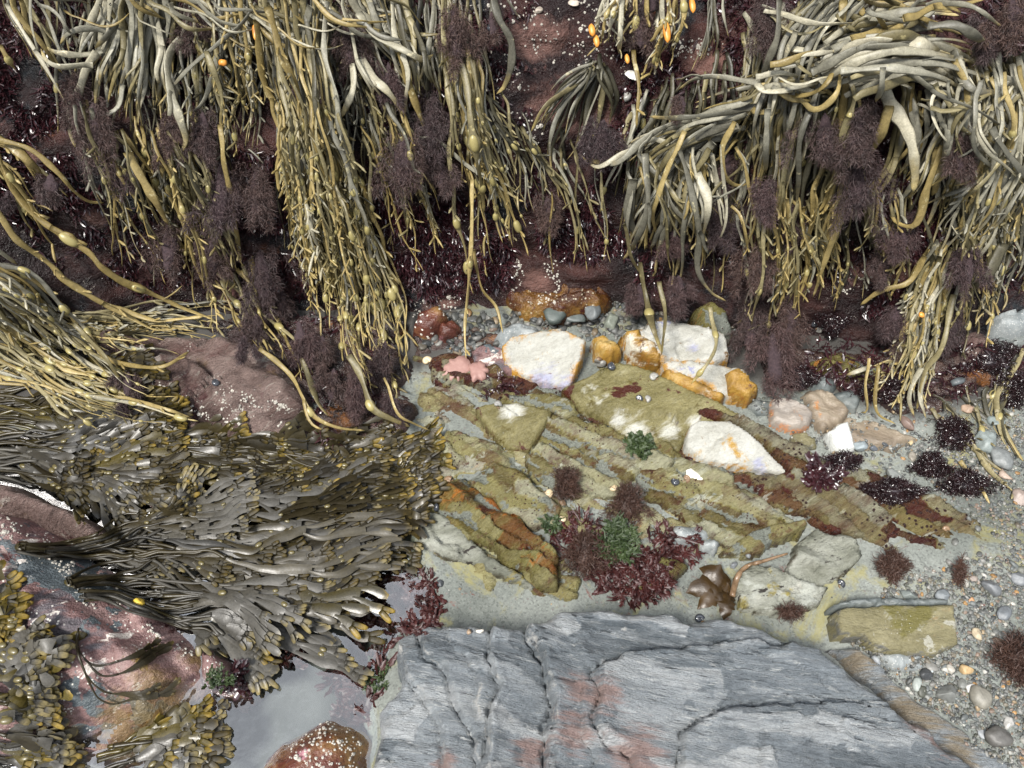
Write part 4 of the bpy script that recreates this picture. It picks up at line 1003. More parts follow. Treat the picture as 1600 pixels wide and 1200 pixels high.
plant('arching pile of thick pale grey straps at the top right', [[(1280, 60), (1350, 30), (1450, 20), (1540, 50)], [(1270, 95), (1350, 60), (1450, 60), (1550, 95)], [(1290, 125), (1380, 90), (1480, 95), (1590, 150)], [(1320, 140), (1420, 115), (1520, 130), (1600, 175)]], 62, 14, [GO, PA, GO, OL, PA], seed=15, off=(.03, .13), wave=.8, cut=(.4, .9), jit=20,
      heroes=[([(1355, 78), (1372, 115), (1388, 160), (1412, 195), (1425, 230), (1432, 275), (1430, 300)], 20, PA, {'off': .12}), ([(1408, 60), (1440, 70), (1468, 80)], 22, PA, {'off': .12}), ([(1330, 60), (1380, 45), (1430, 30), (1437, 10)], 12, YE, {'off': .12}), ([(1430, 115), (1470, 130), (1505, 132)], 10, PA, {'off': .1}), ([(1420, 115), (1460, 142), (1510, 151)], 9, GO, {'off': .1}),
              ([(1490, 80), (1500, 120), (1525, 142), (1560, 142)], 13, GO, {'off': .11}), ([(1360, 70), (1400, 55), (1440, 62), (1430, 70)], 16, OL, {'off': .11}), ([(1450, 40), (1490, 40), (1520, 55), (1545, 75)], 14, GO, {'off': .12}), ([(1380, 105), (1378, 140), (1370, 160)], 12, GO)])
plant('wide yellow-tipped straps hanging in the gap under the arching pile', [[(1405, 115), (1412, 200), (1400, 260), (1360, 310)], [(1440, 160), (1430, 240), (1400, 300)]], 8, 13, [OL, YE, GO], seed=16, off=(.02, .06),
      heroes=[([(1408, 118), (1418, 160), (1408, 210), (1395, 255), (1370, 290), (1358, 312)], 14, OL), ([(1475, 228), (1462, 260), (1448, 300), (1440, 335), (1425, 353), (1402, 345), (1393, 330)], 12, YE), ([(1470, 230), (1462, 290), (1455, 305)], 18, YE), ([(1390, 165), (1380, 205), (1362, 240)], 15, YE)])
plant('right-hand cascade of grey and yellow strands with knobbly tips', [[(1480, 90), (1500, 180), (1490, 260), (1455, 350)], [(1540, 80), (1560, 180), (1530, 290), (1480, 400), (1450, 470)], [(1580, 90), (1598, 200), (1560, 320), (1500, 430), (1480, 540)], [(1610, 100), (1620, 260), (1580, 350), (1530, 420)]], 64, 9, [GO, OL, GO, PA, YE], seed=17, off=(.01, .09), blad=.2, twig=.35, cut=(.5, 1.),
      heroes=[([(1555, 115), (1590, 140), (1588, 190), (1570, 260), (1545, 310)], 13, GO), ([(1485, 155), (1482, 210), (1475, 275)], 11, GO), ([(1510, 170), (1515, 220), (1545, 245), (1565, 235)], 8, PA), ([(1550, 200), (1575, 240), (1600, 270), (1620, 290)], 11, GO), ([(1570, 380), (1545, 430), (1510, 455)], 16, DK)])
plant('twiggy yellow-green tail of wrack trailing from the cascade into the water at right', [[(1470, 380), (1420, 470), (1390, 560), (1350, 600)], [(1480, 380), (1440, 460), (1410, 560), (1370, 640)], [(1480, 430), (1470, 520), (1450, 590), (1440, 640)]], 40, 7, [OL, YE, OL, GO, PA], seed=18, off=(.01, .07), blad=.45, twig=.9, cut=(.55, 1.),
      heroes=[([(1445, 400), (1420, 440), (1380, 455), (1345, 478)], 10, YE), ([(1460, 450), (1440, 480), (1420, 520), (1425, 555)], 11, YE, {'twig': .6}), ([(1490, 460), (1470, 540), (1445, 580), (1432, 640)], 9, OL), ([(1358, 560), (1350, 600), (1355, 640), (1345, 645)], 6, YE), ([(1372, 570), (1370, 640), (1400, 662)], 6, YE),
              ([(1360, 570), (1340, 580), (1322, 588)], 8, PA), ([(1440, 575), (1425, 600), (1420, 625), (1430, 650)], 9, PA), ([(1445, 580), (1440, 620), (1448, 655)], 9, PA)])
plant('long yellow strands slanting down from the left edge with swollen knots', [[(-20, 200), (40, 240), (100, 300)], [(-20, 240), (20, 300), (60, 380), (110, 440)]], 9, 7, [YE, OL, YE], seed=19, blad=.4, twig=.3, off=(.02, .06),
      heroes=[([(-20, 212), (30, 236), (68, 276)], 14, YE), ([(-10, 217), (50, 235), (92, 268), (116, 298), (138, 314), (162, 316)], 8, YE), ([(0, 255), (30, 305), (70, 350), (115, 380), (140, 397), (157, 418), (189, 440), (227, 453), (259, 467), (287, 481), (335, 498)], 11, YE, {'blad': .5, 'twig': .3}),
              ([(-10, 320), (28, 378), (80, 415), (101, 438), (140, 460), (175, 478), (227, 495), (255, 502), (318, 495)], 10, YE, {'blad': .4, 'twig': .4}), ([(-20, 380), (28, 412)], 8, PA)])
plant('mat of yellow-olive knotted wrack with long bladders combed down-right at the left edge', [[(-40, 400), (50, 430), (110, 490), (200, 590)], [(-40, 450), (40, 520), (120, 570), (240, 625)], [(-40, 500), (50, 570), (130, 610), (290, 650)], [(-40, 570), (60, 600), (120, 625), (210, 650)]], 88, 7, [OL, GO, YE, OL, PA], seed=20, blad=.6, twig=.25, off=(.012, .06), jit=16, group='knotted wrack lying over the left bank',
      heroes=[([(130, 520), (160, 555), (200, 570), (250, 572), (295, 548)], 8, YE, {'twig': .3}), ([(180, 620), (240, 632), (300, 652)], 6, YE, {'twig': .3}), ([(115, 505), (135, 530), (165, 560), (195, 605)], 8, OL, {'blad': .8})])
plant('thin green strands lying across the brown boulder at left', [[(100, 500), (200, 492), (300, 490), (440, 505)], [(110, 515), (180, 530), (265, 530)], [(140, 505), (220, 505), (270, 515)]], 30, 5, [GO, OL, YE], seed=21, twig=.4, blad=.15, off=(.008, .03), group='knotted wrack lying over the left bank')
plant('sparse strands with one big yellow bladder trailing over the brown boulder into the pool', [[(330, 420), (390, 500), (420, 560)], [(395, 400), (420, 480), (470, 560), (510, 640)]], 9, 7, [OL, YE], seed=22, twig=.3, blad=.4, off=(.02, .05),
      heroes=[([(405, 545), (432, 565), (455, 590), (470, 620), (490, 650), (530, 668), (570, 672)], 8, YE, {'blad': .5}), ([(470, 560), (488, 600), (500, 630), (515, 650)], 10, OL, {'blad': .4}), ([(370, 420), (400, 450), (420, 480)], 6, YE)])
plant('green drowned strands drifting under the water by the gravel at far right', [[(1440, 640), (1480, 680), (1520, 720), (1600, 760)], [(1480, 620), (1530, 660), (1580, 690)], [(1600, 540), (1570, 600), (1560, 630), (1600, 700)], [(1480, 690), (1540, 740), (1620, 800)]], 14, 7, [OL, DK, OL], seed=23, blad=.5, twig=.3, off=(.004, .012), group='drowned wrack strands',
      heroes=[([(1600, 545), (1575, 590), (1558, 620), (1565, 660), (1600, 720)], 8, OL, {'off': .01}), ([(1500, 720), (1530, 760), (1545, 790)], 7, YE, {'off': .01})])

UL = 'thin background strands of wrack against the cliff'
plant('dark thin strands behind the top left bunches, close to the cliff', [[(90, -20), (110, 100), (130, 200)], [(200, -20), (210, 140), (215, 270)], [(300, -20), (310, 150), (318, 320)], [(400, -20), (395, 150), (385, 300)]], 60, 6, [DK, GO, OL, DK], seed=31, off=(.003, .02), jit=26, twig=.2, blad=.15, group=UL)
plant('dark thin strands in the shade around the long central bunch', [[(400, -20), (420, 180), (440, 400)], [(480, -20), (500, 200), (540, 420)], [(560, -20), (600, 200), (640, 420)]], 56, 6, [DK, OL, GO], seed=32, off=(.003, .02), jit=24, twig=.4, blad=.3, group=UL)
plant('spiny narrow strands fringing the left side of the long central bunch', [[(430, 120), (440, 260), (450, 380)], [(450, 200), (470, 340), (490, 470)], [(480, 260), (495, 400), (505, 520)]], 34, 6.5, [PA, OL, YE], seed=33, off=(.03, .09), jit=14, twig=1., blad=.4, group=UL)
plant('dark straps behind the pale straps at the top, left of the lone curved strap', [[(540, -20), (560, 80), (580, 180)], [(620, -20), (640, 100), (660, 220)], [(700, -20), (700, 100), (710, 240)], [(745, -20), (750, 120), (760, 260)]], 44, 8, [DK, GO, OL, DK], seed=34, off=(.003, .025), jit=22, blad=.1, group=UL)
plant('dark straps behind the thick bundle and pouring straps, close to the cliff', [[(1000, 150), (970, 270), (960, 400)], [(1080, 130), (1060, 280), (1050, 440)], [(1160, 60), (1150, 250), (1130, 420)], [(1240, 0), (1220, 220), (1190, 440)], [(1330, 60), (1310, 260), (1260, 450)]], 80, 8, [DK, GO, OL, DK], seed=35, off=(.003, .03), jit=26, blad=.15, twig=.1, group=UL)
plant('criss-cross of thin grey strands around the lower thick bundle', [[(1180, 200), (1090, 290), (1000, 330)], [(1000, 240), (1060, 330), (1130, 400)], [(1150, 230), (1180, 320), (1120, 430)], [(960, 260), (975, 360), (1015, 450)]], 30, 8, [GO, OL, PA, YE], seed=36, off=(.04, .1), jit=22, twig=.1, wave=2., group=UL)
plant('tangle of curled grey straps over the right-hand cascade', [[(1440, 150), (1520, 170), (1590, 200)], [(1470, 140), (1490, 220), (1560, 260)], [(1600, 120), (1540, 200), (1530, 300)], [(1480, 180), (1440, 260), (1400, 320)], [(1600, 250), (1540, 330), (1480, 360)]], 44, 9, [GO, PA, OL, GO], seed=37, off=(.04, .12), jit=24, wave=2.2, group=UL)
plant('dark straps in the gap behind the right-hand cascade', [[(1420, 150), (1400, 260), (1370, 380)], [(1500, 150), (1480, 300), (1420, 440)], [(1580, 150), (1580, 300), (1520, 440)], [(1640, 150), (1630, 320), (1560, 450)]], 56, 8, [DK, GO, OL], seed=38, off=(.003, .03), jit=26, blad=.15, twig=.2, group=UL)
plant('short curled straps heaped on the pouring straps at the top edge', [[(1200, 20), (1260, 40), (1320, 20)], [(1220, 110), (1280, 90), (1340, 100)], [(1180, 150), (1230, 160), (1290, 150)], [(1330, 0), (1390, 20), (1450, 0)], [(1440, 20), (1500, 10), (1560, 40)]], 46, 10, [GO, PA, OL, YE], seed=39, off=(.06, .13), jit=24, wave=2.2, cut=(.5, 1.), group=UL)
plant('yellow-green strands with bladders hanging over the purple tuft curtain', [[(1190, 300), (1195, 420), (1175, 520)], [(1230, 300), (1230, 440), (1225, 540)], [(1270, 300), (1265, 400), (1240, 500)]], 18, 6.5, [OL, YE], seed=40, off=(.05, .09), blad=.5, twig=.5, jit=16, group=UL)

plant('long thin olive strands straggling down between the left tufts', [[(110, 150), (150, 280), (200, 420)], [(180, 200), (230, 330), (290, 470)], [(260, 220), (310, 360), (350, 500)], [(330, 240), (370, 380), (410, 520)]], 44, 6.5, [OL, GO, YE, OL, DK], seed=41, off=(.02, .07), jit=24, twig=.5, blad=.3, cut=(.5, 1.), group=UL)
plant('thin olive strands hanging over the red turf right of the long central bunch', [[(590, 120), (620, 260), (650, 380)], [(650, 180), (680, 300), (705, 420)], [(560, 200), (600, 340), (625, 450)]], 26, 6, [OL, DK, GO, YE], seed=42, off=(.02, .06), jit=20, twig=.5, blad=.3, cut=(.45, 1.), group=UL)
plant('scattered dark strands between the narrow strands and the thick bundle', [[(760, 150), (810, 260), (850, 380)], [(830, 220), (880, 320), (900, 420)], [(930, 200), (940, 320), (955, 430)]], 22, 6, [DK, OL, GO], seed=43, off=(.015, .05), jit=22, twig=.3, blad=.3, cut=(.4, 1.), group=UL)
plant('thin spiny ends dangling below the pouring straps over the pinkish ledge', [[(1140, 330), (1150, 430), (1130, 520)], [(1230, 330), (1270, 430), (1260, 500)], [(1330, 300), (1360, 400), (1350, 470)], [(1420, 300), (1430, 400), (1400, 480)]], 40, 6.5, [OL, YE, GO, DK], seed=44, off=(.02, .07), jit=24, twig=.8, blad=.4, cut=(.45, 1.), group=UL)
plant('thin branched ends hanging at the right edge below the cascade', [[(1500, 300), (1510, 420), (1490, 560)], [(1570, 300), (1560, 400), (1530, 500)], [(1630, 280), (1610, 380), (1570, 470)]], 34, 6.5, [OL, GO, YE, DK], seed=45, off=(.02, .06), jit=22, twig=.7, blad=.4, cut=(.45, 1.), group=UL)
plant('short tangled strands crossing the very top edge between the left bunches', [[(60, -10), (120, 40), (200, 30)], [(250, -10), (330, 40), (420, 20)], [(420, 10), (500, 50), (600, 30)], [(600, 0), (680, 50), (740, 60)]], 44, 7.5, [GO, OL, PA, YE], seed=46, off=(.05, .1), jit=22, wave=2.4, cut=(.4, .9), group=UL)
# ------------------------------------------------------------------ flat branching brown wrack combed to the right
def drape2(P2, h, lift):
    """curve lying over the stones: never below the highest thing just upstream of it"""
    out, nn = [], []
    D = []
    for x, y in P2:
        p, d, n = surf(x, y)
        D.append(d); nn.append(n)
    D = np.array(D)
    D = np.minimum(smooth1(D, 9), D+.003)-h-lift
    D = smooth1(D, 5)
    N = np.array(nn)
    N = np.stack([smooth1(N[:, k], 9) for k in range(3)], 1)
    N /= np.linalg.norm(N, axis=1)[:, None]
    return np.array([CAM+ray(x, y)*d for (x, y), d in zip(P2, D)]), D, N
def fork(start, ang, L, w, lvl, r, curl, out, dist=0., stalk=0):
    """photo-plane dichotomous thallus: (points, stalk levels left, last, dist0, dist1, width)"""
    n = max(8, int(L/5))
    wob = r.normal(0, .12)*np.sin(np.linspace(0, r.uniform(2, 5), n)+r.uniform(0, 6))
    a = ang+curl*np.linspace(0, 1, n)+wob
    P = np.vstack([start, start+np.cumsum(np.c_[np.cos(a), np.sin(a)]*L/n, axis=0)])
    last = lvl <= 0
    out.append((P, stalk, last, dist, dist+L, w))
    if last:
        return
    e = np.array([-math.sin(a[-1]), math.cos(a[-1])])
    if stalk:                                   # bare stalk: one side branch now and then
        sp = r.uniform(.08, .22)
        for sgn in (-1, 1):
            if sgn == 1 and r.random() < .45:
                continue
            fork(P[-1], a[-1]+sgn*sp*.6, L*r.uniform(.6, 1.0), w, lvl, r, curl*.5-sgn*sp*.6, out, dist+L, stalk-1)
    else:                                       # flat blade: fans out into lobes
        sp = r.uniform(.13, .24)
        for sgn in (-1, 1):
            fork(P[-2]+e*sgn*w*.22, a[-1]+sgn*sp*r.uniform(.6, 1.2), L*r.uniform(.55, .8), w*.86, lvl-1, r, -sgn*sp*.5, out, dist+L*.9, 0)
def fucus_frond(root, org, start, ang, L, w, mat, r, lift, lvl=2, stalk=.35, curl=0., bladders=.5, tips=.55):
    segs = []
    fork(np.asarray(start, float), ang, max(L*stalk*.6, 8), w, lvl, r, curl, segs, 0, 2 if stalk > .34 else 1)
    tot = max(s[4] for s in segs)
    k = L/tot
    mb = MB()
    bl = []
    tilt = r.normal(0, .28, 3)
    ph = r.uniform(0, 6)
    for si, (P, st, last, d0, d1, ww) in enumerate(segs):
        P = np.asarray(start)+(P-np.asarray(start))*k
        P = resample(P, 4)
        n = len(P)
        g_ = np.clip(np.linalg.norm(P-np.asarray(start), axis=1)/90, 0, 1)[:, None]
        P = P+g_*np.c_[9*fbm(P/80., 2, 61), 17*fbm(P/np.array([120., 60.]), 3, 62)]
        u = np.linspace(0, 1, n)
        t = (d0+(d1-d0)*u)/tot
        h = .62*lift*(1+.35*np.sin(t*5+ph))+si*.00012
        Q, D, N = drape2(P, .002, h)
        toc = CAM-Q
        toc /= np.linalg.norm(toc, axis=1)[:, None]
        N = N+.25*toc+tilt+.22*np.sin(t*7+ph)[:, None]*UPV+.16*np.cos(t*9+ph)[:, None]*RGT
        m = pxm(D)
        if st:
            W = np.full(n, min(ww*.15, 2.2))*m*(1+.15*np.sin(u*9+ph))
            if si == 0:
                W = W*(1.25-.25*u)
            tube(mb, Q, W, flat=.7, sides=6, view=N[n//2], t=t*.8)
            continue
        W = ww*.5*m*(.93+.07*np.sin(u*12+ph))
        prev_stalk = d0 < .001 or all(abs(q[4]-d0) > 1e-6 or q[1] for q in segs)
        if prev_stalk:
            W = W*(.30+.70*sstep(0, .75, u))
        if last:
            W = W*np.sqrt(np.clip(1-sstep(.70, 1.0, u)*.80, .01, 1))
        ribbon(mb, Q, W, N, belly=.11, t=t*.80+(.16*u**2 if last else 0))
        if last and r.random() < tips:          # notched end: two blunt flat lobes, swollen and pale
            a0 = math.atan2(*(P[-1]-P[-4])[::-1])
            for sgn in (-1, 1):
                ln = r.uniform(1.0, 1.7)*ww
                a = a0+sgn*r.uniform(.18, .34)
                uu = np.linspace(0, 1, 6)
                e = np.array([-math.sin(a0), math.cos(a0)])*sgn*ww*.17
                p2 = P[max(-4, -n)]+e+np.c_[np.cos(a), np.sin(a)]*(uu*ln)[:, None]
                q = np.array([CAM+ray(*pp)*(D[-1]-.0008) for pp in p2])
                wl = ww*.27*m[-1]*np.array([.7, .9, 1.0, 1.0, .86, .5])*r.uniform(.85, 1.1)
                tube(mb, q, wl, flat=.24, sides=8, view=N[-1], t=.84+.18*uu)
        if not last and r.random() < bladders*.5:
            i = int(n*r.uniform(.4, .85))
            for sgn in (-1, 1):
                tdir = P[min(i+1, n-1)]-P[i-1]
                tdir /= np.linalg.norm(tdir)
                side = np.array([-tdir[1], tdir[0]])*sgn*ww*.25
                pp = P[i]+side
                bl.append((CAM+ray(*pp)*(D[i]-.0005), Q[min(i+1, n-1)]-Q[i-1], ww*m[i]*r.uniform(.17, .24)))
    o = link('frond', mb.mesh('frond', org), MAT[mat], root)
    for c, tv, a in bl:
        b = link('air_bladder', fb_mesh(), None, o)
        b.location = c-org
        b.rotation_mode = 'QUATERNION'
        b.rotation_quaternion = Vector(tv).to_track_quat('Z', 'Y')
        b.scale = (a, a*.8, a*1.5)
    return o
_fb = None
def fb_mesh():
    global _fb
    if _fb is None:
        _fb = bladder_mesh().copy()
        _fb.name = 'air_bladder_brown'
        _fb.materials.clear()
        _fb.materials.append(MAT['fucus_bladder'])
    return _fb
def fucus(label, starts, n, L, w, ang, mats, lift=(.004, .03), lvl=3, stalk=.3, spread=.12, curl=0., bladders=.4, seed=0, hold=False, group='flat brown wrack plants lying combed to the right', jit=8):
    """starts: two photo points between which the fronds are rooted"""
    r = np.random.default_rng(seed+500)
    a, b = np.asarray(starts[0], float), np.asarray(starts[-1], float)
    p0, d0, n0 = surf(*((a+b)/2))
    root = empty('brown_wrack', p0, label, 'seaweed', group)
    for k in range(n):
        f = (k+.5)/n
        s = a+(b-a)*f+r.normal(0, jit, 2)*(.5, .5)
        fucus_frond(root, p0, s, R(ang)+r.normal(0, spread), L*r.uniform(.72, 1.08), w*r.uniform(.8, 1.2), mats[r.integers(len(mats))], r, r.uniform(*lift), lvl, stalk*r.uniform(.8, 1.2), curl+r.normal(0, .1), bladders)
    if hold:
        mb = MB()
        u = np.linspace(0, 1, 6)
        tube(mb, p0+np.c_[u*0, u*0, u*.008-.002], np.array([.011, .012, .011, .008, .006, .003]), flat=.9, sides=10, view=(0, -1, .1))
        link('holdfast', mb.mesh('holdfast', p0), MAT['fucus_olive'], root)
    return root
FB, FO, FP = 'fucus', 'fucus_olive', 'fucus_pale'
fucus('dark sunken brown wrack at the left edge just below the knotted wrack mat', [(-60, 645), (-40, 685)], 16, 330, 15, 2, [FB, FB, FO], lift=(.003, .015), seed=1, lvl=2)
fucus('dark brown wrack streamers half under the knotted wrack mat at the left edge', [(-60, 590), (-40, 640)], 18, 300, 15, 6, [FB, FB, FO], lift=(.003, .015), seed=27, lvl=2)
fucus('shiny grey-brown wrack fanning out at the left edge, upper layer with paired bladders', [(-40, 690), (-20, 725)], 18, 330, 15, 2, [FP, FB, FB], lift=(.012, .035), bladders=.9, seed=2, lvl=2)
fucus('shiny grey-brown wrack spreading down towards the pink boulder with blunt pale tips', [(-60, 700), (-20, 735)], 15, 250, 15, 12, [FP, FP, FB], lift=(.015, .04), bladders=.9, seed=3, spread=.09, lvl=2)
fucus('grey-brown wrack with bladders lying between the left edge fan and the rock gap', [(40, 690), (50, 730)], 13, 250, 15, 3, [FP, FB, FO], lift=(.015, .035), bladders=.8, seed=4, lvl=2)
fucus('dark olive wrack under the brown boulder with tips bent over the rock gap', [(160, 680), (190, 710)], 16, 270, 15, 5, [FB, FB, FO], lift=(.002, .012), seed=5, spread=.08, lvl=2)
fucus('dark streaming wrack in the shade between brown boulder and rock gap', [(250, 695), (290, 735)], 18, 280, 16, 8, [FB, FB, FO], lift=(.002, .014), seed=6, lvl=2)
fucus('dark wet wrack with yellow tips floating below the end of the brown boulder', [(350, 690), (380, 725)], 15, 270, 16, 4, [FB, FB, FO], lift=(.002, .010), seed=7, spread=.08, lvl=2)
fucus('yellow-tipped wrack whose shiny lobes break the water under the long hanging bunch', [(440, 695), (470, 740)], 15, 220, 16, 3, [FO, FB, FB], lift=(.001, .008), lvl=3, seed=8, bladders=.4, spread=.08)
fucus('drowned olive wrack with bright yellow ends, foremost tips over the green pool rocks', [(500, 715), (520, 765)], 12, 185, 18, -2, [FO, FB, FB], lift=(.0, .005), seed=9, spread=.08, lvl=2)
fucus('olive wrack clump with broad lobed yellow tips standing up beside the rock gap', [(190, 838), (210, 850)], 7, 170, 20, -28, [FO, FP], lift=(.02, .045), stalk=.4, seed=10, bladders=.2, spread=.1, lvl=2)
fucus('olive wrack streaming right through the middle of the brown mass', [(310, 775), (330, 800)], 21, 320, 16, -1, [FO, FB, FB], lift=(.004, .022), seed=11, lvl=2)
fucus('long-stalked grey-brown wrack rooted on the pink boulder, topmost of the stalked row', [(28, 852), (40, 860)], 15, 430, 16, -5, [FP, FB, FB], lift=(.012, .05), stalk=.5, spread=.09, seed=12, hold=True, lvl=2)
fucus('long-stalked brown wrack reaching from the pink boulder to the pool with silvery blade ends', [(60, 858), (75, 868)], 16, 560, 16, -1, [FP, FB], lift=(.012, .05), stalk=.40, spread=.05, seed=13, lvl=2)
fucus('brown wrack with bare dark stalks crossing the boulder edge', [(105, 905), (115, 920)], 13, 510, 16, -4, [FB, FP, FB, FB], lift=(.010, .045), stalk=.42, spread=.06, seed=14, lvl=2, hold=True)
fucus('broad-bladed wrack ending in yellow-edged lobes beside the dark red weed', [(240, 915), (260, 930)], 9, 360, 21, -3, [FP, FO, FB], lift=(.010, .04), stalk=.35, spread=.06, seed=15, lvl=2)
fucus('brown wrack with long grey stalks under the yellow snail', [(122, 928), (140, 936)], 8, 460, 19, 2, [FB, FP], lift=(.010, .035), stalk=.5, spread=.05, seed=16, lvl=2)
fucus('broad grey blades bending into the bright water, lowest of the stalked row', [(205, 940), (225, 948)], 7, 235, 18, 11, [FP, FB, FO], lift=(.008, .03), stalk=.4, spread=.10, curl=.15, seed=17, bladders=0, lvl=2)
fucus('drowned olive wrack tips along the sand edge above the dark red weed bed', [(470, 800), (490, 880)], 16, 165, 16, -2, [FB, FB, FO], lift=(.001, .008), seed=18, lvl=2)
GB = 'flat brown wrack plants on the lower left boulder'
fucus('yellow-lobed wrack fan on the pink and blue rock, uppermost clump of the left edge', [(-70, 935), (-60, 975)], 7, 105, 21, 3, [FP, FO], lift=(.01, .03), stalk=.2, seed=19, group=GB, lvl=2)
fucus('yellow-lobed wrack clump in the middle of the left edge with grey undersides', [(-60, 1000), (-50, 1035)], 11, 150, 20, 6, [FP, FO, FP], lift=(.01, .035), stalk=.25, seed=20, group=GB, lvl=2)
fucus('curling wrack tuft with cream edged lobes below the middle left clump', [(-40, 1060), (-30, 1095)], 9, 125, 21, -6, [FP, FO], lift=(.012, .04), stalk=.2, seed=21, group=GB, lvl=2)
fucus('wrack clump in the bottom left corner with one bright yellow tip', [(-70, 1140), (-50, 1200)], 11, 190, 20, 5, [FP, FO, FB], lift=(.01, .03), stalk=.25, seed=22, group=GB, lvl=2)
fucus('single bent stalk with few blades rooted on a stub on the bare boulder', [(122, 988), (124, 992)], 2, 210, 9, 112, [FB, FP], lift=(.008, .02), stalk=.75, spread=.12, curl=-1.2, seed=23, group=GB, hold=True, lvl=1, bladders=0)
fucus('olive wrack with swollen shiny tips lying half in the bright water at the bottom', [(150, 1185), (175, 1160)], 8, 165, 21, -12, [FO, FP, FB], lift=(.003, .02), stalk=.3, seed=24, group=GB, bladders=.1, lvl=2)
fucus('grey wet wrack blades along the bottom edge left of the barnacled boulder', [(140, 1205), (180, 1215)], 6, 180, 20, -4, [FP, FB], lift=(.003, .02), stalk=.3, seed=25, group=GB, lvl=2)
fucus('pale drowned wrack fingers reaching out under the bright pool surface', [(270, 1130), (290, 1160)], 4, 90, 16, -4, [FP, FO], lift=(.0, .002), stalk=.2, seed=26, group=GB, lvl=2)
# ------------------------------------------------------------------ fuzzy tufts growing on the wrack
def filaments(mb, base, dirs, L, w, r, droop=.0, segs=5, curl=.35):
    """many thin flat hairs at once. base (N,3) dirs (N,3)"""
    n = len(base)
    u = np.linspace(0, 1, segs+1)
    d = dirs/np.linalg.norm(dirs, axis=1)[:, None]
    P = [base]
    dd = d.copy()
    for k in range(segs):
        dd = dd+r.normal(0, curl, (n, 3))+np.array([0, 0, -droop])
        dd /= np.linalg.norm(dd, axis=1)[:, None]
        P.append(P[-1]+dd*(L/segs)[:, None])
    P = np.stack(P, 1)                              # n, segs+1, 3
    side = np.cross(d, r.normal(0, 1, (n, 3)))
    side /= np.linalg.norm(side, axis=1)[:, None]+1e-9
    wd = (w[:, None]*(1-.75*u[None, :]**2))[:, :, None]*side[:, None, :]*.5
    V = np.stack([P-wd, P+wd], 2).reshape(-1, 3)    # n*(segs+1)*2
    i = (np.arange(n)*(segs+1)*2)[:, None]+(np.arange(segs)*2)[None, :]
    F = np.stack([i, i+1, i+3, i+2], -1).reshape(-1, 4)
    mb.add(V, F)
def tuft(px, py, w, h, label, off=.045, tilt=0., seed=0, name='fuzzy_tuft', mat='tuft', core='tuft_core', dens=1., wd=.00062, group='purple-brown fuzzy tufts growing on the hanging wrack', cat='algae tuft', droop=.22):
    r = np.random.default_rng(seed+900)
    p, d, nrm = surf(px, py)
    m = pxm(d-off)
    c = CAM+ray(px, py)*(d-off)
    up = UPV
    ax = -UPV*math.cos(tilt)+RGT*math.sin(tilt)      # the way it hangs
    sx = np.cross(ax, FWD)
    hw, hh = w*m*.5, h*m*.5
    n = int(dens*np.clip(w*h*.85, 400, 3600))
    mb = MB()
    if droop > .1:                                  # several limp tassels along the strand that carries them
        K = int(np.clip(w*h/420, 4, 14))
        kp = np.c_[r.normal(0, .50, K), r.uniform(-.95, .35, K), r.uniform(-.2, .5, K)]
        kl = r.uniform(.45, 1.05, K)*np.where(kp[:, 1] < -.3, .9, .7)
        kw = r.uniform(.20, .46, K)
        kd = r.normal(0, .22, K)+kp[:, 0]*.3
        ki = r.integers(0, K, n)
        u = r.random(n)**.85
        rad = np.sqrt(r.random(n))*(.35+.65*np.sin(np.clip(u*.9+.1, 0, 1)*math.pi))
        aa = r.uniform(0, 6.28, n)
        X_ = kp[ki, 0]+kd[ki]*u+np.cos(aa)*rad*kw[ki]
        Y_ = kp[ki, 1]+kl[ki]*u*1.45
        Z_ = kp[ki, 2]+np.sin(aa)*rad*kw[ki]
        base = c+sx*(X_*hw*.85)[:, None]+ax*(Y_*hh)[:, None]-FWD*(Z_*min(hw, hh)*.7)[:, None]
        dirs = sx*(np.cos(aa)*.75+kd[ki])[:, None]+ax*(.75*np.ones(n))[:, None]-FWD*(np.sin(aa)*.7+.1)[:, None]+r.normal(0, .35, (n, 3))
        filaments(mb, base, dirs, r.uniform(.006, .016, n), np.full(n, wd)*r.uniform(.7, 1.5, n), r, droop=droop, curl=.5)
    else:
        q = r.normal(0, 1, (n, 3))
        q /= np.linalg.norm(q, axis=1)[:, None]
        q *= (r.random(n)**.4)[:, None]
        lump = (1+.5*fbm(q*2.2+seed, 2, seed))*(1+.35*np.sin(q[:, 1]*4+seed))
        base = c+sx*(q[:, 0]*hw*.85*lump)[:, None]+ax*(q[:, 1]*hh*.85)[:, None]-FWD*(q[:, 2]*min(hw, hh)*.45)[:, None]
        dirs = sx*(q[:, 0]*.9)[:, None]+ax*(q[:, 1]*.8)[:, None]-FWD*(q[:, 2]*.5+.25)[:, None]+r.normal(0, .5, (n, 3))
        filaments(mb, base, dirs, r.uniform(.004, .010, n)*(1 if name == 'weed_mound' else 1.6), np.full(n, wd)*r.uniform(.7, 1.4, n), r, droop=droop, curl=.5)
    o = link(name, mb.mesh(name, c, smooth=False), MAT[mat], loc=c)
    tag(o, label, cat, group)
    # dense inner mat
    k = MB()
    s = np.linspace(-1, 1, 11)
    pr = np.sqrt(np.clip(1-np.abs(s)**2.4, .003, 1))*(1+.12*np.sin(s*7+seed))
    tube(k, ax*(s*hh*(.7 if droop > .1 else .6))[:, None]+np.zeros(3), hw*.36*pr*np.where(s < -.3, .75, 1), flat=.6, sides=12, view=-FWD)
    link('inner_mat', k.mesh('inner_mat'), MAT[core], o)
    return o
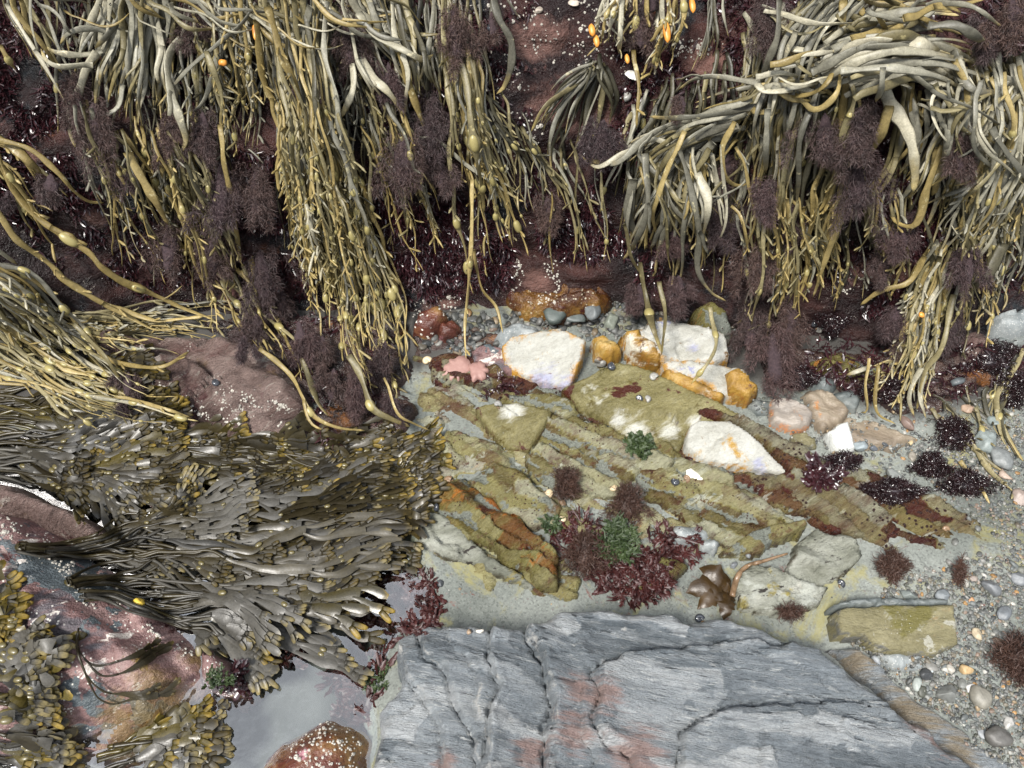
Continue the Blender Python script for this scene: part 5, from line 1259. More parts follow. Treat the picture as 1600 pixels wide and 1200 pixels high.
TUFTS = [
 (120, 165, 40, 110, 'narrow tuft behind the curled pale strap end, top left'), (150, 200, 60, 100, 'tuft in the middle of the top left bunch, under its curled straps'),
 (195, 255, 62, 100, 'wide shaggy tuft at the lower end of the top left bunch'), (265, 205, 34, 110, 'slim tuft beside the white strap of the top left bunch'),
 (318, 205, 50, 80, 'tuft hanging behind the crossed straps, top left'), (310, 35, 70, 70, 'tuft at the top edge above the twiggy strands'),
 (345, 300, 62, 150, 'tall tuft below the twiggy strands'), (265, 380, 58, 120, 'shaggy tuft above the yellow knotted strands'),
 (330, 390, 60, 110, 'dark tuft on the left fringe of the long central bunch'), (80, 292, 56, 50, 'round tuft at the end of the thick yellow strand, left edge'),
 (10, 315, 30, 40, 'small tuft cut by the left edge'), (400, 300, 50, 110, 'tuft in the shade left of the long central bunch'),
 (410, 430, 70, 110, 'tuft low on the left side of the long central bunch'), (440, 480, 60, 70, 'lowest tuft left of the long central bunch'),
 (480, 120, 50, 70, 'tuft wrapped round the knee of the yellow strap in the central bunch'), (545, 60, 46, 110, 'long tuft between the central bunch and the white strap'),
 (610, 130, 40, 90, 'tuft lying beside the white strap end'), (630, 250, 84, 120, 'large tuft below the white strap'),
 (675, 190, 56, 120, 'tuft along the yellow rough strap'), (690, 270, 50, 80, 'tuft under the slanting grey strap'),
 (712, 50, 56, 110, 'dense tuft at the top edge above the narrow strands'), (545, 475, 32, 40, 'little tuft caught in the lower central bunch'),
 (560, 610, 46, 90, 'tuft dangling in the water end of the central bunch'), (770, 40, 30, 60, 'thin tuft by the lone curved strap'),
 (855, 330, 50, 70, 'ragged tuft in the gap left of the thick bundle'), (940, 215, 56, 80, 'tuft beside the tip of the sweeping strap'),
 (1000, 40, 50, 90, 'dark tuft inside the pale yellow knobbly bunch'), (1015, 5, 60, 40, 'tuft at the very top of the pale yellow bunch'),
 (1065, 165, 34, 40, 'small tuft on the sweeping straps'), (1055, 370, 56, 60, 'tuft in the lower thick bundle'),
 (1000, 465, 50, 60, 'tuft at the foot of the thick bundle'), (1062, 455, 50, 70, 'drooping tuft beside the foot of the thick bundle'),
 (1135, 260, 40, 70, 'tuft right of the thick bundle under the bent yellow strap'), (1195, 315, 40, 90, 'tuft hanging on the straps right of centre'),
 (1205, 25, 60, 100, 'broad tuft at the top edge by the pouring straps'), (1290, 215, 70, 100, 'large tuft in the middle of the pouring straps'),
 (1340, 205, 56, 100, 'tuft under the arching pile'), (1340, 290, 70, 100, 'tuft below the wide yellow-tipped strap'),
 (1240, 350, 50, 80, 'tuft low on the pouring straps'), (1190, 420, 60, 90, 'tuft above the curtain of tufts at right'),
 (1175, 500, 62, 130, 'tall tuft of the curtain over the ochre stones, nearer the cliff'), (1210, 560, 66, 110, 'lowest tuft of the curtain over the ochre stones'),
 (1235, 500, 60, 110, 'tuft on the outer flank of the curtain'), (1130, 340, 50, 90, 'tuft in the dark between the thick bundle and pouring straps'),
 (1410, 365, 60, 70, 'tuft under the curled yellow strap'), (1500, 235, 50, 90, 'tuft within the right-hand cascade'),
 (1540, 60, 40, 80, 'tuft near the top of the right-hand cascade'), (1380, 420, 40, 60, 'tuft left of the twiggy tail'),
 (1400, 500, 64, 60, 'tuft behind the twiggy tail'), (1420, 545, 50, 70, 'shaggy tuft low in the twiggy tail'), (1515, 400, 40, 110, 'dark tuft beside the last cascade straps'),
 (1490, 500, 40, 90, 'tuft hanging right of the twiggy tail'), (1585, 25, 60, 80, 'tuft in the top right corner'),
 (470, 530, 50, 80, 'dark tuft at the cliff foot between boulder and the long central bunch'), (520, 600, 44, 70, 'dark tuft beside the black snail right of the brown boulder'), (600, 560, 40, 80, 'tuft on the right fringe of the lower central bunch'), (505, 545, 40, 60, 'tuft half hidden by the left fringe of the lower central bunch'), (620, 640, 44, 50, 'wet tuft at the very tip of the long central bunch'),
 (380, 540, 36, 44, 'small tuft on top of the brown boulder'), (200, 600, 40, 50, 'dark tuft among the knotted wrack mat'), (195, 635, 26, 30, 'tiny tuft at the lower edge of the knotted wrack mat'), (400, 510, 60, 50, 'tuft at the cliff foot behind the brown boulder'),
]
for k, (x, y, w_, h_, lb) in enumerate(TUFTS):
    tuft(x, y, w_, h_, 'purple-brown fuzzy '+lb, seed=k, tilt=.12*math.sin(k*1.7), off=.05+.02*math.sin(k*2.3)+(.05 if x > 1180 and y < 330 else 0))
# wet dark mounds at the water's edge, right
for k, (x, y, w_, h_, lb) in enumerate([
 (1490, 680, 76, 60, 'glistening rounded black-red weed mound in shallow water by the gravel'), (1455, 730, 60, 50, 'drowned dark red weed clump below the glistening mound'), (1510, 760, 80, 56, 'glistening black-red weed patch nearest the bare gravel'),
 (1395, 768, 90, 44, 'wet dark weed cushion on the lower half of the long red rib'), (1320, 722, 56, 34, 'brown-red fluffy cushion on the upper edge of the long red rib'), (1545, 560, 100, 60, 'flat wet purple weed mat at the right cliff foot'),
 (1580, 615, 60, 70, 'wet purple weed mat at the right edge'), (1400, 610, 90, 50, 'dark wet weed mat behind the twiggy tail at the water line'), (1250, 590, 60, 40, 'dark wet weed mat beside the lowest tuft of the curtain'),
 (1300, 500, 50, 60, 'black weed clump in the cleft at the cliff foot')]):
    tuft(x, y, w_, h_, lb, off=.008, seed=100+k, name='weed_mound', mat='wet_mound', core='wet_mound', dens=1.1, wd=.0016, group='wet dark weed mounds', cat='seaweed', droop=.0)
# fluffy and leafy sprigs in the pool
for k, (x, y, w_, h_, lb, mt, wd) in enumerate([
 (885, 755, 50, 60, 'brown fluffy weed tuft behind two pebbly snails in the pool', 'brown_sprig', .0009), (980, 790, 70, 80, 'large brown fluffy weed above the green blades', 'brown_sprig', .0009),
 (915, 870, 80, 90, 'olive-brown misty fluff left of the dark red leafy weed', 'brown_sprig', .0009), (1395, 885, 40, 55, 'dark brown bristly weed ball on bare sand', 'brown_sprig', .0011), (1590, 1035, 60, 90, 'brown fluffy weed at the right edge of the gravel', 'brown_sprig', .0011),
 (1235, 957, 40, 22, 'low reddish bristle on sand behind the slate', 'brown_sprig', .0011), (1500, 895, 16, 46, 'thin dark weed wisp on the gravel above the tan slab', 'brown_sprig', .0010), (790, 632, 0, 0, '', '', 0)]):
    if w_:
        tuft(x, y, w_, h_, lb, off=.012, seed=200+k, name='fluffy_weed', mat=mt, core=mt, dens=.8, wd=wd, group='fluffy brown weeds in the pool', cat='seaweed', droop=-.05)
def sprig(label, px, n, rad, mat, seed, name='leafy_weed', w=.006, L=.03, group=None, lift=.002, cat='seaweed', flatn=.5):
    w *= .55; n = int(n*1.7)
    """clump of small forked blades growing from the bottom, spread over an area (photo px)"""
    r = np.random.default_rng(seed+700)
    root_p, d, nn = surf(*px, water=False)
    mb = MB()
    for k in range(n):
        a = r.uniform(0, 6.28); q = np.sqrt(r.random())
        x, y = px[0]+math.cos(a)*q*rad[0], px[1]+math.sin(a)*q*rad[1]
        b = surf(x, y, False)[0]
        az = r.uniform(0, 6.28)
        dv = np.array([math.cos(az), math.sin(az), r.uniform(.2, 1.2)*flatn]); dv /= np.linalg.norm(dv)
        ln = L*r.uniform(.5, 1.2)
        for f in range(4):
            dv2 = dv+(0 if f == 0 else r.normal(0, .45, 3)); dv2 /= np.linalg.norm(dv2)
            s0 = b+dv*ln*(0 if f == 0 else r.uniform(.2, .55))
            u = np.linspace(0, 1, 6)[:, None]
            P = s0+dv2*u*ln*(1 if f == 0 else .6)+np.array([0, 0, lift])+r.normal(0, .001, (6, 3))
            ribbon(mb, P, w*.5*np.array([.5, .8, 1, 1.1, 1., .35])*r.uniform(.6, 1.2), np.array([0, 0, 1.])+r.normal(0, .5, 3)+np.zeros((6, 3)), belly=.2)
    o = link(name, mb.mesh(name, root_p), MAT[mat], loc=root_p)
    tag(o, label, cat, group)
    return o
sprig('dark red leafy weed clump at the back edge of the slate slab', (985, 900), 170, (55, 40), 'red_sprig', 1, w=.007, L=.022, flatn=.35)
sprig('dark red ragged fronds spreading left of the green blades', (905, 845), 40, (40, 30), 'red_sprig', 2, w=.006, L=.026)
sprig('dark red forked fronds reaching towards the grey oval stone', (1050, 855), 46, (40, 24), 'red_sprig', 3, w=.007, L=.026)
sprig('wide dark red weed bed under the water between wrack tips and slate', (622, 945), 300, (66, 54), 'red_sprig', 4, w=.009, L=.022, flatn=.25)
sprig('dark red weed fringe at the pool end of the slate slab', (560, 1045), 70, (40, 32), 'red_sprig', 5, w=.008, L=.03)
sprig('dark purple leafy weed with two bright reflecting blades on the long red rib', (1285, 745), 36, (18, 16), 'turf', 6, w=.012, L=.026)
sprig('small purple-red weed sprig above the whitish-topped block', (780, 608), 22, (34, 12), 'turf', 7, w=.004, L=.02)
sprig('dark glossy weed lump at the water end of the pink boulder', (375, 1065), 30, (18, 14), 'turf', 8, w=.012, L=.02)
sprig('dark red weed flakes floating in the bright pool', (470, 1040), 14, (50, 22), 'red_sprig', 9, w=.010, L=.014, lift=.06)
sprig('green weed patch on the rock beside the dark red weed in the pool', (585, 1058), 36, (20, 22), 'green', 10, w=.005, L=.014, name='green_weed')
sprig('blue-green mossy weed at the tip of the pink boulder', (340, 1062), 26, (20, 10), 'green', 11, w=.005, L=.012, name='green_weed', lift=.002)
def blade_rosette(label, px, blades, mat, seed, name):
    r = np.random.default_rng(seed)
    p0, d, n = surf(*px, water=False)
    root = empty(name, p0, label, 'seaweed')
    for (ang, L, w) in blades:
        mb = MB()
        m = pxm(d)
        u = np.linspace(0, 1, 12)
        a = R(ang)+.25*np.sin(u*3+seed)
        P = p0+np.c_[np.cumsum(np.cos(a))*L*m/12, -np.cumsum(np.sin(a))*L*m/12*1.2, .006+.012*np.sin(u*2.6)]
        W = w*.5*m*np.sin(np.clip(u*.9+.12, 0, 1)*math.pi)**.7*(1+.18*np.sin(u*26))
        ribbon(mb, P, W, np.array([0, 0, 1.])+r.normal(0, .25, (12, 3)), belly=.25)
        link('blade', mb.mesh('blade', p0), MAT[mat], root)
    return root
sprig('feathery green weed over the dark red weed', (962, 850), 90, (22, 28), 'green', 13, w=.005, L=.022, name='green_weed', lift=.012, flatn=.3)
sprig('small crumpled green weed in the crack below the olive slab', (1000, 698), 40, (16, 14), 'green', 15, w=.010, L=.016, name='green_weed')
sprig('pale green scrap of weed on sand left of the brown fluff', (862, 822), 22, (14, 12), 'green', 16, w=.006, L=.014, name='green_weed')
sprig('dark weed fringe along the bright pool under the broad grey blades', (430, 1020), 60, (50, 16), 'turf', 17, w=.010, L=.022)
sprig('dark red weed at the shaded side of the barnacled boulder', (560, 1100), 60, (22, 34), 'red_sprig', 18, w=.010, L=.026)
blade_rosette('amber-brown kelp scrap with broad folded blades behind the slate slab', (1142, 930), [(180, 70, 34), (160, 60, 26), (215, 55, 30), (120, 40, 24)], 'kelp', 8, 'kelp_scrap')
def kelp_stem():
    p2 = resample([(1142, 935), (1150, 905), (1165, 888), (1190, 880), (1215, 872), (1228, 868)], 6)
    P = np.array([surf(x, y, False)[0]+[0, 0, .008] for x, y in p2])
    mb = MB()
    tube(mb, P, np.linspace(.005, .0015, len(P)), flat=.8, sides=8)
    o = link('kelp_stalk', mb.mesh('kelp_stalk', P[0]), MAT['shell_brown'], loc=P[0])
    tag(o, 'dark curved whip-like stalk beside the kelp scrap, over pale veined rock', 'seaweed')
kelp_stem()
def crust(label, px, rad, seed):
    p, d, n = surf(*px)
    r = np.random.default_rng(seed)
    mb = MB()
    a = np.linspace(0, 2*np.pi, 49)[:-1]
    rr = rad*pxm(d)*(.98+.24*fbm(np.c_[np.cos(a), np.sin(a)]*2.2+seed*3, 3, seed)+.05*np.sin(a*9+seed))
    z0 = max(p[2], WATER_Z)+.003
    V = [[0, 0, .004]]
    for q, zz in ((.5, .004), (.92, .003), (1., -.004)):
        V += [[math.cos(t)*x*q, math.sin(t)*x*q*1.1, zz] for t, x in zip(a, rr)]
    F = [[0, 1+k, 1+(k+1) % 48, 1+(k+2) % 48] for k in range(0, 48, 2)]
    for ring in (0, 1):
        o_ = 1+ring*48
        F += [[o_+k, o_+48+k, o_+48+(k+1) % 48, o_+(k+1) % 48] for k in range(48)]
    me = mesh_from('pink_crust', np.array(V), np.array(F))
    o = link('pink_crust', me, MAT['crust'], loc=(p[0], p[1], z0))
    tag(o, label, 'encrusting algae', 'pink crusts')
crust('larger lobed pink crust on the red rib left of the white block', (714, 577), 20, 1)
crust('smaller lobed pink crust beside the larger one, nearer the white block', (748, 580), 16, 2)

# ------------------------------------------------------------------ turf on the cliff (nobody could count it)
TURF = [([(-50, 120), (90, 110), (120, 220), (230, 300), (330, 440), (330, 480), (200, 470), (60, 390), (-50, 300)], 5200),
        ([(330, 230), (480, 240), (500, 480), (340, 480)], 1800), ([(580, 250), (700, 270), (770, 330), (800, 420), (760, 470), (640, 470), (600, 400)], 4600),
        ([(430, 480), (625, 490), (590, 560), (615, 620), (570, 685), (500, 690)], 750), ([(1200, 545), (1620, 530), (1620, 600), (1400, 630), (1220, 595)], 1100), ([(820, 240), (960, 220), (970, 380), (900, 430), (840, 380)], 3600), ([(960, 60), (1180, 60), (1200, 460), (960, 470)], 2600),
        ([(1180, 180), (1600, 180), (1640, 460), (1400, 500), (1200, 440)], 5200), ([(680, -20), (830, -20), (830, 240), (690, 200)], 1300), ([(-50, -40), (700, -40), (700, 200), (-50, 140)], 3200), ([(1100, -40), (1640, -40), (1640, 200), (1100, 160)], 2400)]
def turf():
    r = np.random.default_rng(77)
    mb = MB()
    for poly, n in TURF:
        poly = np.asarray(poly, float)
        q = r.uniform(poly.min(0), poly.max(0), (int(n*2.2), 2))
        q = q[poly_sd(q, poly)+18*fbm(q/40., 3, 5) > 0]
        g = fbm(q/np.array([46., 38.]), 3, 12)
        q = q[g > -.22][:n]
        bare = np.zeros(len(q))
        for (cx, cy, rx, ry) in WALL_BARE:
            bare = np.maximum(bare, 1-np.sqrt(((q[:, 0]-cx)/rx)**2+((q[:, 1]-cy)/ry)**2))
        q = q[bare+.3*fbm(q/20., 2, 4) < .35]
        b, nn = [], []
        for x, y in q:
            p, d, nr = hit(x, y)
            if p[2] < .004:
                continue
            b.append(p); nn.append(nr)
        b, nn = np.array(b), np.array(nn)
        k = len(b)
        for f in range(2):
            dirs = nn*.8+np.array([0, -.1, -.55])+r.normal(0, .55, (k, 3))
            filaments(mb, b, dirs, r.uniform(.008, .022, k), r.uniform(.0018, .0042, k), r, droop=.05, segs=4, curl=.28)
    o = link('red_turf', mb.mesh('red_turf', smooth=False), MAT['turf'])
    tag(o, 'short dark red turf of small forked blades covering the cliff', 'algae turf', kind='stuff')
turf()

# ------------------------------------------------------------------ barnacles (stuff) and gravel (stuff)
def barnacles():
    r = np.random.default_rng(5)
    regs = [([(700, 0), (960, 0), (960, 200), (780, 260)], 320), ([(870, 400), (800, 400), (800, 470), (880, 480)], 110), ([(380, 1110), (580, 1100), (580, 1200), (380, 1200)], 330),
            ([(110, 900), (330, 960), (290, 1060), (230, 990), (120, 940)], 260), ([(0, 800), (120, 870), (110, 900), (0, 860)], 120), ([(190, 560), (480, 640), (470, 670), (330, 660), (200, 590)], 330), ([(1020, 60), (1130, 60), (1130, 130), (1020, 120)], 90),
            ([(640, 470), (720, 460), (720, 500), (640, 500)], 60), ([(1300, 400), (1420, 380), (1420, 460), (1300, 460)], 120)]
    mb = MB()
    a = np.arange(8)/8*2*np.pi
    for poly, n in regs:
        poly = np.asarray(poly, float)
        q = r.uniform(poly.min(0), poly.max(0), (n*4, 2))
        q = q[(poly_sd(q, poly) > 0)]
        q = q[fbm(q/26., 3, 3) > .0][:n]
        for x, y in q:
            p, d, nr = hit(x, y)
            if p[2] < .006:
                continue
            R0 = r.uniform(.0008, .0022)*(1+.8*(r.random() < .08))
            t1 = np.cross(nr, [.3, .5, .8]); t1 /= np.linalg.norm(t1); t2 = np.cross(nr, t1)
            rings = []
            for rad, hh in ((1, -.1), (.62, .75), (.34, .70), (.30, .25)):
                jj = 1+.12*np.sin(a*3+x)
                rings.append(p+(t1[None]*np.cos(a)[:, None]+t2[None]*np.sin(a)[:, None])*(R0*rad*jj)[:, None]+nr*R0*hh)
            V = np.vstack(rings)
            F = [[k*8+j, k*8+(j+1) % 8, k*8+8+(j+1) % 8, k*8+8+j] for k in range(3) for j in range(8)]
            F += [[24, 25, 26, 27], [24, 27, 28, 29], [24, 29, 30, 31]]
            mb.add(V, np.array(F))
    tag(link('barnacles', mb.mesh('barnacles'), MAT['barnacle']), 'tiny whitish barnacles crusting the rocks', 'barnacles', kind='stuff')
barnacles()
_pm = []
def pebble_V(seed, nr=7, ns=10):
    r = np.random.default_rng(seed)
    ph = np.linspace(0, np.pi, nr)
    th = np.arange(ns)/ns*2*np.pi
    V = np.array([[math.sin(p)*math.cos(t), math.sin(p)*math.sin(t), math.cos(p)] for p in ph for t in th])
    pl = r.normal(0, 1, (7, 3)); pl /= np.linalg.norm(pl, axis=1)[:, None]
    for n_ in pl:                                   # a few flats, as broken stones have
        s = V@n_
        lim = r.uniform(.5, .85)
        V = V-n_*np.clip(s-lim, 0, None)[:, None]*.97
    V = V*(1+.10*fbm(V*1.6+seed, 2, seed))[:, None]
    V *= np.array([1, r.uniform(.6, .95), r.uniform(.4, .7)])
    F = [[k*ns+j, k*ns+ns+j, k*ns+ns+(j+1) % ns, k*ns+(j+1) % ns] for k in range(nr-1) for j in range(ns)]
    return V, np.array(F)
PEB = [pebble_V(k) for k in range(14)]
PCOL = np.array([(.16, .165, .155), (.085, .09, .088), (.24, .245, .225), (.32, .315, .29), (.21, .185, .14), (.40, .30, .18), (.50, .49, .44), (.12, .125, .10), (.30, .22, .17), (.45, .26, .10), (.17, .185, .18), (.55, .53, .47)])
PPR = np.array([18, 16, 16, 9, 10, 4, 5, 10, 5, 2, 10, 2.]); PPR /= PPR.sum()
def gravel():
    r = np.random.default_rng(15)
    mb = MB()
    # (polygon, count, size range m)
    regs = [([(1400, 700), (1680, 640), (1680, 1280), (1560, 1200), (1440, 1090), (1330, 1010), (1380, 920), (1560, 850)], 11000, (.0009, .0048)),
            ([(1500, 820), (1680, 800), (1680, 1280), (1600, 1200), (1470, 1110), (1400, 1040)], 140, (.005, .010)),
            ([(1160, 600), (1340, 640), (1600, 600), (1640, 720), (1420, 770), (1330, 720), (1240, 690)], 1500, (.0012, .005)),
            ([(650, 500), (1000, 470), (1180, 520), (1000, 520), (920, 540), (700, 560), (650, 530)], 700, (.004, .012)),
            ([(640, 560), (660, 700), (850, 720), (1250, 900), (1400, 930), (1000, 940), (660, 960)], 260, (.0010, .0030))]
    for ri, (poly, n, sz) in enumerate(regs):
        poly = np.asarray(poly, float)
        q = r.uniform(poly.min(0), poly.max(0), (n*3, 2))
        q = q[poly_sd(q, poly)+14*fbm(q/30., 2, 8) > 0][:n]
        B = np.array([surf(x, y, False)[0] for x, y in q])
        B = B[(B[:, 2]-floor_z(B[:, 0], B[:, 1]) < .012) & (B[:, 1] < base_y(B[:, 0])+.01)]
        for b in B:
            V, F = PEB[r.integers(14)]
            s = sz[0]+(sz[1]-sz[0])*r.random()**2.2
            a = r.uniform(0, 6.28)
            ca, sa = math.cos(a), math.sin(a)
            W = V*s
            t_ = r.normal(0, .5)
            W = np.c_[W[:, 0], W[:, 1]*math.cos(t_)-W[:, 2]*math.sin(t_), W[:, 1]*math.sin(t_)+W[:, 2]*math.cos(t_)]
            W = np.c_[W[:, 0]*ca-W[:, 1]*sa, W[:, 0]*sa+W[:, 1]*ca, W[:, 2]]+b+[0, 0, s*.02]
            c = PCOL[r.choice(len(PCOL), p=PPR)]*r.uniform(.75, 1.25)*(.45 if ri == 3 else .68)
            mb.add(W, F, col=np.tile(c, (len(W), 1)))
    tag(link('gravel', mb.mesh('gravel'), MAT['gravel']), 'mixed grey, black and buff gravel between the stones', 'gravel', kind='stuff')
gravel()
def pebble(x, y, wpx, col, label, seed, asp=.75, name='pebble', group='larger pebbles on the gravel'):
    p, d, n = surf(x, y, False)
    V, F = pebble_V(seed+50, 11, 18)
    s = wpx*.5*pxm(d)
    V = V*(1+.05*fbm(V*4+seed, 3, seed))[:, None]
    g_ = np.mean(col)
    col = np.array(col)*.75+np.array([g_*1.04, g_, g_*.93])*.25
    me = mesh_from(name, V*[s, s*asp/.78, s]*.92, F, {'col': np.tile(np.array(col)*.95, (len(V), 1))})
    o = link(name, me, MAT['gravel'], loc=p+np.array([0, 0, s*.22]))
    o.rotation_euler = (0, 0, (seed*1.7) % 3.1)
    tag(o, label, 'pebble', group)
PB = [(1508, 1047, 24, (.52, .34, .13), 'bright orange-tan pebble, biggest of its colour on the gravel'), (1484, 1048, 18, (.5, .47, .4), 'whitish rough pebble touching the bright orange-tan one'), (1517, 1077, 17, (.66, .65, .62), 'smooth oval white pebble below the orange-tan one'),
 (1527, 991, 18, (.52, .42, .26), 'cream and ochre pebble right of the tan slab'), (1518, 938, 11, (.5, .24, .08), 'small orange pebble above the right end of the tan slab'), (1418, 930, 26, (.20, .24, .23), 'greenish grey pebble behind the tan slab'), (1470, 932, 24, (.2, .23, .25), 'blue-grey speckled pebble at the back corner of the tan slab'),
 (1368, 1033, 17, (.30, .33, .36), 'pale blue-grey pebble under the notch of the tan slab'), (1432, 1070, 24, (.36, .41, .38), 'elongated pale greenish pebble beside the slate edge'), (1445, 1055, 20, (.05, .055, .06), 'black pebble above the pale greenish one'), (1456, 1047, 11, (.42, .48, .5), 'tiny pale blue pebble near the black one'),
 (1480, 1085, 34, (.17, .18, .17), 'broad dark grey pebble midway down the gravel'), (1530, 1090, 36, (.24, .225, .18), 'broad brownish pebble below the oval white one'), (1558, 1150, 40, (.12, .115, .105), 'dark angular pebble at the bottom by the slate shelf'), (1535, 1148, 14, (.34, .37, .4), 'small blue-grey oval pebble beside the dark angular one'),
 (1566, 960, 28, (.15, .17, .19), 'dark blue-grey flat pebble at right with banding'), (1546, 920, 30, (.16, .175, .19), 'dark grey pebble above the banded one'), (1580, 1010, 20, (.2, .19, .17), 'brown-grey pebble by the right edge fluff'), (1560, 1005, 22, (.18, .12, .08), 'dark brown pebble right of the cream and ochre one'),
 (1535, 690, 44, (.24, .29, .28), 'large blue-green-grey pebble under water by the drowned strands'), (1555, 660, 26, (.2, .25, .24), 'greenish pebble at the right end of the shallows'), (1560, 720, 40, (.2, .22, .22), 'big grey pebble at right among drowned strands'), (1510, 640, 22, (.42, .27, .17), 'pinkish tan pebble near the right weed mat'),
 (1415, 665, 30, (.22, .14, .11), 'dull red-brown pebble at the foot of the twiggy tail'), (1495, 597, 26, (.10, .12, .13), 'dark pebble below the flat wet purple mat'), (1395, 745, 28, (.22, .24, .23), 'square grey pebble left of the glistening mound'), (1365, 700, 14, (.11, .13, .16), 'small dark blue pebble right of the white chip'),
 (1382, 695, 11, (.07, .08, .09), 'small black pebble near the dark blue one'), (1422, 692, 11, (.55, .42, .2), 'small yellow pebble on pale sand right of the white chip'), (1342, 698, 26, (.3, .37, .4), 'pale blue-grey pebble at the tip of the white chip'), (1425, 715, 20, (.28, .25, .2), 'tan pebble below the small yellow one'),
 (750, 987, 14, (.58, .55, .48), 'whitish pebble resting on the slate top'), (733, 988, 11, (.38, .26, .16), 'brown pebble touching the whitish one on the slate top'), (905, 850, 16, (.12, .13, .13), 'dark round pebble sunk in sand by the misty fluff'), (688, 912, 14, (.06, .07, .08), 'black pebble on sand above the slate slab'),
 (1146, 884, 16, (.17, .19, .21), 'dark grey flat pebble on sand near the whip-like stalk'), (1168, 868, 12, (.2, .22, .23), 'small grey pebble above the dark flat one'), (842, 18, 20, (.45, .38, .3), 'buff pebble lodged on the cliff at the top edge'), (895, 6, 20, (.6, .5, .4), 'cream pebble lodged at the top edge beside the buff one'),
 (940, 497, 12, (.55, .55, .5), 'small white pebble at the cliff foot behind the ochre knob'), (895, 500, 44, (.10, .125, .12), 'dark green-grey flat pebble in the stone row behind the white block'), (925, 488, 40, (.13, .15, .155), 'dark slaty pebble at the cliff foot behind the ochre knob'), (865, 495, 40, (.075, .10, .09), 'blackish flat pebble between the rounded grey stone and cliff'), (955, 505, 36, (.22, .25, .2), 'pale greenish flat pebble beside the ochre knob'), (1520, 905, 14, (.3, .24, .2), 'reddish pebble on the gravel below the end of the long red rib'), (1540, 620, 16, (.36, .3, .22), 'tan pebble below the right weed mats'),
 (1590, 780, 30, (.33, .25, .21), 'pinkish brown pebble at the right edge'), (1570, 745, 22, (.42, .3, .22), 'orange-brown pebble near the right edge'), (1575, 1130, 20, (.5, .49, .46), 'white pebble low at the right edge'), (1590, 905, 26, (.2, .22, .24), 'grey pebble at the right edge above the brown fluff')]
for k, (x, y, w_, c_, lb) in enumerate(PB):
    pebble(x, y, w_, c_, lb, k, .75)
# ------------------------------------------------------------------ snails and shells
def snail(x, y, wpx, mat, label, seed=0, name='sea_snail', cat='sea snail', off=.0, water=False):
    p, d, n = surf(x, y, water)
    s = wpx*.5*pxm(d)*1.05
    mb = MB()
    # coiled whorls: a spiral tube that tightens and climbs to the apex
    th = np.linspace(0, 2*np.pi*2.6, 44)
    k = np.exp(-.17*th)
    P = np.c_[np.cos(th)*.50*k, np.sin(th)*.50*k, .25+.62*(1-k)]*s
    tube(mb, P, .56*k*s, flat=1., sides=10, view=(0, 0, 1))
    body = mb.mesh(name)
    o = link(name, body, MAT[mat], loc=p-ray(x, y)*off+np.array([0, 0, -.1*s]))
    r = np.random.default_rng(seed+40)
    q = Vector(n if abs(n[2]) < .6 else (0, -.15, 1)).to_track_quat('Z', 'Y')
    o.rotation_mode = 'QUATERNION'
    o.rotation_quaternion = q @ Vector((r.normal(0, .25), r.normal(0, .25), 1)).to_track_quat('Z', 'Y')
    tag(o, label, cat, 'snails on the rocks')
    mb = MB()
    u = np.linspace(0, 1, 4)
    tube(mb, np.c_[np.full(4, .52*s), -.30*s-u*.22*s, np.full(4, .2*s)], .40*s*np.array([1, 1, .9, .5]), flat=.8, sides=10, view=(0, 0, 1))
    link('shell_opening', mb.mesh('shell_opening'), MAT['shell_brown'], o)
